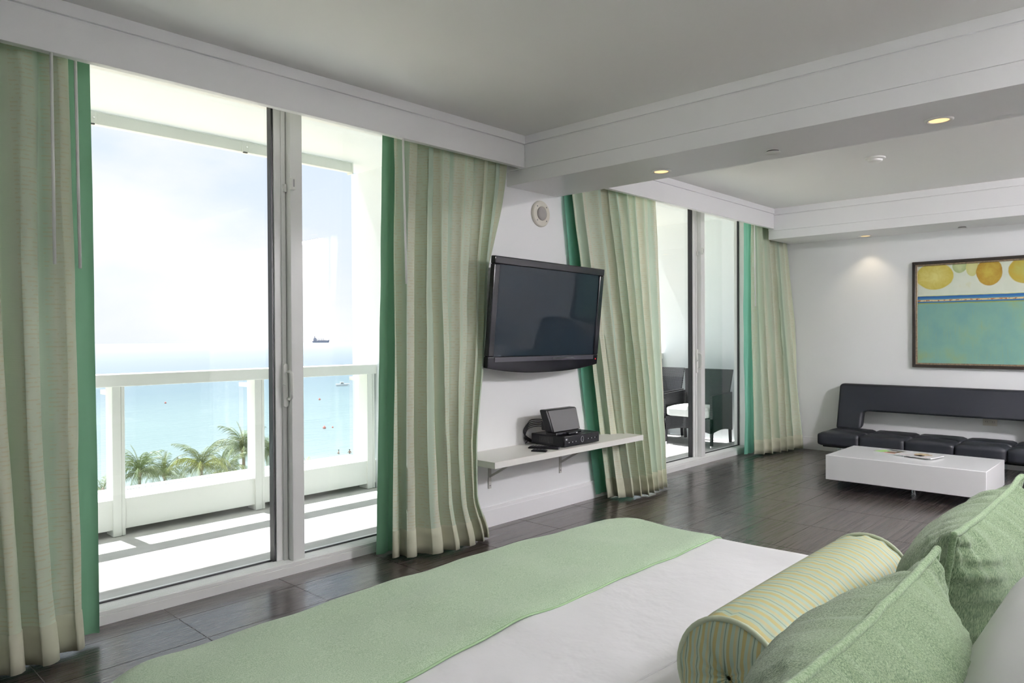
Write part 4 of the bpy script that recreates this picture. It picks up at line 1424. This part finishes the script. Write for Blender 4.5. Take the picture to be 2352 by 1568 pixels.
# raised seam across the duvet
MB().tube([drape(BX0 + 0.1 + (BX1 - BX0 - 0.2) * k / 40, 0.78, 0.0) + Vector((0, 0, 0.0005)) for k in range(41)], 0.0022, 6).build('duvet_seam', DUVET, bed, smooth=True)
B(BX0 + 0.04, BX1 - 0.04, BY0 + 0.02, BY1 - 0.05, 0.12, BZ - 0.03).build('mattress', COTTON, bed, bevel=0.05, seg=3)
B(BX0 + 0.06, BX1 - 0.06, BY0 + 0.03, BY1 - 0.08, 0.0, 0.12).build('base', material('dark_bed_base', (0.03, 0.03, 0.03, 1), 0.6), bed)
B(BX0 - 0.1, BX1 + 0.1, -0.62, -0.53, 0.0, 1.15).build('headboard', LEATHER, label='black padded headboard behind the bed pillows', category='headboard', bevel=0.02, seg=3)

# runner over the foot end
nu, nv = 120, 60
vs = []
for j in range(nv):
    for i in range(nu):
        s = BX0 - 0.32 + (BX1 - BX0 + 0.64) * i / (nu - 1)
        ya = 1.118 + 0.045 * (s - BX0) / (BX1 - BX0) + 0.004 * nz(s * 6, 2)
        t = ya + (BY1 + 0.30 - ya) * j / (nv - 1)
        p = drape(s, t, 0.010)
        p.z += 0.005 * nz(s * 5.5, t * 5.5, 6.6) + 0.005 * nz(s * 2.5 + 4, t * 7.5, 1.2)
        if j < 2:
            p.z -= 0.0035 * (2 - j)
        vs.append(p)
run = MB().add(vs, grid_faces(nu, nv)).build('bed_runner', RUNNER, label='green woven wool runner across the foot of the bed', category='blanket', smooth=True)
edge = [vs[i] + Vector((0, 0, 0.0012)) for i in range(nu)]
MB().tube(edge, 0.0032, 6).build('hem', RUNNER_HEM, run, smooth=True)


# ------------------------------------------------------------------ pillows
def pillow(name, w, h, thick, loc, rot, cover, piping, label, cat, group=None, seed=1, wr=0.034, ear=0.045, pw=0.75, n=56):
    """upright square pillow: local x along its width, z up from its lower edge, y its thickness"""
    t = empty(name, loc, label, cat, group, rot=rot)

    def pt(u, v, side):
        # edges bow inward between the corners
        x = w / 2 * u * (1 - ear * (1 - v * v) * 1.6 * abs(u) ** 3)
        z = h / 2 * v * (1 - ear * (1 - u * u) * 1.6 * abs(v) ** 3)
        fu, fv = max(0.0, 1 - abs(u) ** 2.2), max(0.0, 1 - abs(v) ** 2.2)
        y = thick / 2 * (fu * fv) ** pw
        # gathers that run in from the seam
        eu, ev = (1 - fv) ** 1.2, (1 - fu) ** 1.2
        amp = wr * (fu * fv) ** 0.25
        g = eu * (nz(u * 15 + 0.6 * v, v * 1.6, seed + (3 if side > 0 else 0)) + 0.5 * nz(u * 34, v * 2, seed + 7))
        g += 0.7 * ev * nz(v * 14, u * 1.6, seed + 11 + (3 if side > 0 else 0))
        y += amp * g + 0.010 * nz(u * 2.2, v * 2.2, seed + 20 + side)
        return Vector((x, side * y, h / 2 + z))

    vs, fs = [], []
    g = [[None] * (n + 1) for _ in range(n + 1)]
    g2 = [[None] * (n + 1) for _ in range(n + 1)]
    prm = [math.sin(math.pi / 2 * (2 * i / n - 1)) for i in range(n + 1)]
    for j in range(n + 1):
        for i in range(n + 1):
            rim = i in (0, n) or j in (0, n)
            p = pt(prm[i], prm[j], -1)
            if rim:
                p.y = 0.004 * nz(prm[i] * 4, prm[j] * 4, seed)
            g[j][i] = len(vs); vs.append(p)
            if rim:
                g2[j][i] = g[j][i]
            else:
                g2[j][i] = len(vs); vs.append(pt(prm[i], prm[j], 1))
    for j in range(n):
        for i in range(n):
            fs.append((g[j][i], g[j][i + 1], g[j + 1][i + 1], g[j + 1][i]))
            fs.append((g2[j][i], g2[j + 1][i], g2[j + 1][i + 1], g2[j][i + 1]))
    MB().add(vs, fs).build('cover', cover, t, local=True, smooth=True)
    if piping:
        ring = [vs[g[0][i]] for i in range(n)] + [vs[g[j][n]] for j in range(n)] + [vs[g[n][i]] for i in range(n, 0, -1)] + [vs[g[j][0]] for j in range(n, 0, -1)]
        MB().tube(ring, 0.0058, 8, closed=True).build('piping', piping, t, local=True, smooth=True)
    return t


pillow('throw_pillow', 0.60, 0.362, 0.26, (0.94, 0.335, 0.595), (math.radians(9), 0, math.radians(1)), CHENILLE, PIPING, 'green chenille throw pillow right behind the striped bolster', 'pillow', 'green throw pillows on the bed', 4)
pillow('throw_pillow', 0.57, 0.368, 0.25, (1.655, 0.345, 0.595), (math.radians(10), math.radians(-1.5), math.radians(-1)), CHENILLE, PIPING, 'green chenille throw pillow at the sofa side of the bed', 'pillow', 'green throw pillows on the bed', 9)
pillow('bed_pillow', 0.72, 0.42, 0.24, (1.06, 0.175, 0.60), (math.radians(19), 0, math.radians(3)), COTTON, None, 'plump white bed pillow leaning behind the green ones', 'pillow', None, 15, wr=0.012, ear=0.02, pw=0.5)
pillow('bed_pillow', 0.70, 0.46, 0.20, (1.83, 0.03, 0.585), (math.radians(24), 0, math.radians(-2)), COTTON, None, 'white bed pillow at the sofa side of the headboard', 'pillow', None, 18, wr=0.012, ear=0.02, pw=0.5)

# bolster: striped tube with piped, gathered ends
bo = empty('bolster_pillow', (1.47, 0.565, BZ), 'striped silk bolster pillow lying in front of the green pillows', 'pillow')
R_, xa, xb, bc = 0.100, 1.13, 1.83, Vector((0, 0.565, 0.706))
prof = []
nl = 64
for k in range(nl + 1):
    x = xa + (xb - xa) * k / nl
    e = min(k, nl - k) / nl
    rr = R_ * (0.93 + 0.07 * min(1, e / 0.08) ** 0.6)
    prof.append((x, rr))
vs, uv, na = [], [], 48
for k, (x, rr) in enumerate(prof):
    e = min(k, nl - k)
    for i in range(na):
        a = 2 * math.pi * i / na
        g = 0.0035 * nz(math.cos(a) * 6, math.sin(a) * 6, x * 3) * (2.2 if e < 4 else 0.6)
        flat = 0.93 if math.sin(a) < -0.75 else 1.0
        vs.append((x, bc.y + (rr + g) * math.cos(a), bc.z + (rr + g) * math.sin(a) * flat))
        uv.append(((x - xa) / (xb - xa), i / na))
MB().add(vs, grid_faces(na, nl + 1, True)).build('cover', STRIPE, bo, smooth=True, uv=uv)
for x, sg in ((xa, -1), (xb, 1)):
    vs, uv, fs = [], [], []
    rings = 8
    for q in range(rings + 1):
        rr = 0.93 * R_ * (1 - q / rings) + 0.004
        for i in range(na):
            a = 2 * math.pi * i / na
            vs.append((x + sg * (0.016 * math.sin(math.pi * q / rings * 0.9) + 0.002 * math.sin(a * 12)), bc.y + rr * math.cos(a), bc.z + rr * math.sin(a)))
            uv.append((0.3 + 0.27 * math.cos(a) * rr / R_, 0))
    MB().add(vs, grid_faces(na, rings + 1, True)).build('end_cap', STRIPE, bo, smooth=True, uv=uv)
    MB().tube([(x, bc.y + 0.955 * R_ * math.cos(2 * math.pi * i / 40), bc.z + 0.955 * R_ * math.sin(2 * math.pi * i / 40)) for i in range(40)], 0.005, 8, closed=True).build('piping', material('bolster_piping', srgb(176, 186, 160), 0.6), bo, smooth=True)

# ------------------------------------------------------------------ wicker seats on the balcony
def uv_panel(name, P, mat, parent, thick=0.02, nrm=None, nu=8, nv=10, size=(1, 1)):
    """P(u, v) gives the surface; two skins closed at the rim; uv in metres"""
    vs, uv = [], []
    for sgn in (0, 1):
        for j in range(nv):
            for i in range(nu):
                u, v = i / (nu - 1), j / (nv - 1)
                vs.append(Vector(P(u, v)) + Vector(nrm) * thick * sgn)
                uv.append((u * size[0], v * size[1]))
    fs = grid_faces(nu, nv) + [tuple(q + nu * nv for q in reversed(f)) for f in grid_faces(nu, nv)]
    m = nu * nv
    rim = [(i, 0) for i in range(nu)] + [(nu - 1, j) for j in range(1, nv)] + [(i, nv - 1) for i in range(nu - 2, -1, -1)] + [(0, j) for j in range(nv - 2, 0, -1)]
    ids = [j * nu + i for i, j in rim]
    for k in range(len(ids)):
        a, b_ = ids[k], ids[(k + 1) % len(ids)]
        fs.append((a, b_, b_ + m, a + m))
    return MB().add(vs, fs).build(name, mat, parent, uv=uv)


def wicker_chair(x0, x1, y0, y1, label, back_mat, arms=True, top=0.868):
    """faces -x; x1 is the back"""
    w = y1 - y0
    t = empty('wicker_chair', ((x0 + x1) / 2, (y0 + y1) / 2, 0), label, 'chair', 'wicker seats on the balcony')
    fl = 0.05
    uv_panel('backrest', lambda u, v: (x1 - 0.06 + 0.07 * v + 0.03 * (1 - (2 * u - 1) ** 2), y0 + fl * (1 - v) + u * (w - 2 * fl * (1 - v)), 0.36 + (top - 0.36) * v), back_mat, t, 0.022, (1, 0, 0), size=(w, 0.5))
    uv_panel('apron', lambda u, v: (x0, y0 + u * w, 0.16 + 0.05 * math.sin(math.pi * u) * (1 - v) + v * (0.33 - 0.16)), WICKER, t, 0.03, (1, 0, 0), size=(w, 0.17))
    B(x0 + 0.02, x1 - 0.02, y0 + 0.02, y1 - 0.02, 0.30, 0.33).build('seat', WICKER, t)
    if arms:
        for ya, nd in ((y0, 1), (y1 - 0.03, 1)):
            uv_panel('arm', lambda u, v: (x0 + u * (x1 - x0), ya, 0.17 + 0.03 * math.sin(math.pi * u) * (1 - v) + v * (0.42 + 0.02 * u)), WICKER, t, 0.03, (0, nd, 0), size=(x1 - x0, 0.42))
    for xx, yy in ((x0 + 0.02, y0 + 0.02), (x0 + 0.02, y1 - 0.02), (x1 - 0.03, y0 + 0.02), (x1 - 0.03, y1 - 0.02)):
        lg = MB().tube([(xx, yy, 0.30), (xx + (0.02 if xx > (x0 + x1) / 2 else -0.0), yy, 0.03)], 0.021, 10, taper=(1, 0.85)).build('leg', DARKLEG, t, smooth=True)
        MB().cyl((xx + (0.02 if xx > (x0 + x1) / 2 else 0), yy, 0.0), 0.017, 0.03, 2, 12).build('foot_cap', CHROME, lg)
    return t


wicker_chair(7.40, 7.88, 3.905, 4.53, 'dark woven wicker armchair with closed back beside the balcony wall', WICKER)
wicker_chair(7.46, 7.99, 4.60, 5.02, 'dark wicker chair with an open weave back next to the railing', WICKER_OPEN)


def seat_cushion(x0, x1, y0, y1, z0, z1, label):
    bm = bmesh.new()
    bmesh.ops.create_cube(bm, size=1)
    bmesh.ops.subdivide_edges(bm, edges=bm.edges, cuts=10, use_grid_fill=True)
    sx_, sy_, sz_, rr = (x1 - x0) / 2, (y1 - y0) / 2, (z1 - z0) / 2, 0.035
    vs = []
    for v in bm.verts:
        p = Vector((v.co.x * 2 * sx_, v.co.y * 2 * sy_, v.co.z * 2 * sz_))
        q = Vector((max(-sx_ + rr, min(sx_ - rr, p.x)), max(-sy_ + rr, min(sy_ - rr, p.y)), max(-sz_ + rr, min(sz_ - rr, p.z))))
        d = p - q
        if d.length > 1e-6:
            p = q + d.normalized() * rr
        if v.co.z > 0.3:
            p.z += 0.016 * (1 - (2 * v.co.x) ** 2) * (1 - (2 * v.co.y) ** 2)
        vs.append(p + Vector(((x0 + x1) / 2, (y0 + y1) / 2, (z0 + z1) / 2)))
    bm.verts.index_update()
    fs = [tuple(v.index for v in f.verts) for f in bm.faces]
    bm.free()
    o = MB().add(vs, fs).build('seat_cushion', CUSHW, label=label, category='cushion', group='white cushions on the wicker seats', smooth=True)
    zz = z0 + (z1 - z0) * 0.72
    ring = [(x0, y0 + 0.03, zz), (x0, y1 - 0.03, zz), (x0 + 0.03, y1, zz), (x1 - 0.03, y1, zz), (x1, y1 - 0.03, zz), (x1, y0 + 0.03, zz), (x1 - 0.03, y0, zz), (x0 + 0.03, y0, zz)]
    MB().tube(ring, 0.004, 6, closed=True).build('piping', CUSHW, o, smooth=True)


seat_cushion(7.385, 7.82, 3.945, 4.49, 0.331, 0.45, 'white cushion on the closed-back wicker armchair')
seat_cushion(7.45, 7.92, 4.635, 4.985, 0.331, 0.45, 'white cushion on the open-weave wicker chair')

# ------------------------------------------------------------------ uplighters added out of view to fill the rooms with light
def fill_glow(name, col, strength):
    m = bpy.data.materials.new(name); m.use_nodes = True
    b_ = m.node_tree.nodes['Principled BSDF']
    b_.inputs['Base Color'].default_value = (0.9, 0.9, 0.9, 1)
    b_.inputs['Emission Color'].default_value = col
    b_.inputs['Emission Strength'].default_value = strength
    return m


BRUSHED = material('brushed_steel', (0.6, 0.6, 0.6, 1), 0.3, metal=1.0)


def fill_uplighter(x, y, label, power):
    d = empty('fill_uplighter', (x, y, 0), label, 'lamp', 'added fill uplighters')
    MB().lathe((x, y, 0), [(0.14, 0.0), (0.14, 0.012), (0.03, 0.022)], n=32).build('base', BRUSHED, d)
    MB().cyl((x, y, 0.02), 0.013, 1.70, 2, 16).build('pole', BRUSHED, d)
    n = 36
    vs, fs = [], []
    prof = [(0.015, 1.70), (0.08, 1.715), (0.15, 1.76), (0.178, 1.83), (0.185, 1.90), (0.178, 1.90), (0.170, 1.83), (0.14, 1.765)]
    for r, z in prof:
        vs += [(x + r * math.cos(2 * math.pi * k / n), y + r * math.sin(2 * math.pi * k / n), z) for k in range(n)]
    for q in range(len(prof) - 1):
        fs += [(q * n + k, q * n + (k + 1) % n, (q + 1) * n + (k + 1) % n, (q + 1) * n + k) for k in range(n)]
    MB().add(vs, fs).build('bowl', WPLAST, d, smooth=True)
    MB().cyl((x, y, 1.762), 0.138, 0.006, 2, 32).build('diffuser', fill_glow('fill_diffuser', (1.0, 0.96, 0.985, 1), power), d)


fill_uplighter(2.25, -0.81, 'added fill uplighter on a pole behind the headboard', 9500)
fill_uplighter(6.0, -1.9, 'added fill uplighter on a pole at the back of the sitting area', 36000)


# opal domes added on the ceiling behind the camera for extra fill light
def fill_dome(x, y, label, power):
    d = empty('ceiling_fill', (x, y, ZC), label, 'lamp', 'added fill domes')
    MB().lathe((x, y, ZC), [(0.23, 0.0), (0.23, 0.03), (0.215, 0.035)], 2, 36, -1).build('rim', WPLAST, d, smooth=False)
    MB().lathe((x, y, ZC), [(0.21, 0.03), (0.20, 0.06), (0.16, 0.09), (0.09, 0.108), (0.01, 0.112)], 2, 36, -1).build('opal_shade', fill_glow('opal_fill_glass', (0.99, 0.95, 1.0, 1), power), d, smooth=True)


fill_dome(0.5, -0.70, 'added round opal fill dome beside the head of the bed', 14)
fill_dome(5.2, -1.3, 'added round opal fill dome at the back of the sitting area', 290)


# ------------------------------------------------------------------ seat and stand that the television screen mirrors
lc = empty('lounge_chair', (7.6, 0.32, 0), 'black leather lounge chair standing at the end of the sofa', 'chair')
pad(7.30, 7.92, 0.06, 0.58, 0.30, 0.42, 'seat', lc, rr=0.04)
vs = [(7.80, 0.06, 0.40), (7.80, 0.58, 0.40), (7.92, 0.58, 0.40), (7.92, 0.06, 0.40), (7.93, 0.06, 0.92), (7.93, 0.58, 0.92), (8.02, 0.58, 0.92), (8.02, 0.06, 0.92)]
MB().add(vs, [(0, 3, 2, 1), (4, 5, 6, 7), (0, 1, 5, 4), (1, 2, 6, 5), (2, 3, 7, 6), (3, 0, 4, 7)]).build('backrest', LEATHER, lc, bevel=0.03, seg=4)
for xx in (7.36, 7.86):
    for yy in (0.10, 0.54):
        MB().tube([(xx, yy, 0.32), (xx, yy, 0.0)], 0.014, 10).build('leg', CHROME, lc, smooth=True)
gs = empty('glass_stand', (6.85, 0.02, 0), 'glass-shelved stand with thin metal legs behind the lounge chair', 'stand')
for zz in (0.80, 0.66, 0.54):
    B(6.45, 7.22, -0.22, 0.26, zz, zz + 0.012).build('shelf', material('smoked_glass', (0.05, 0.06, 0.065, 1), 0.05), gs, bevel=0.002, seg=1)
for xx in (6.50, 7.17):
    for yy in (-0.17, 0.21):
        MB().cyl((xx, yy, 0), 0.012, 0.80, 2, 12).build('leg', CHROME, gs)
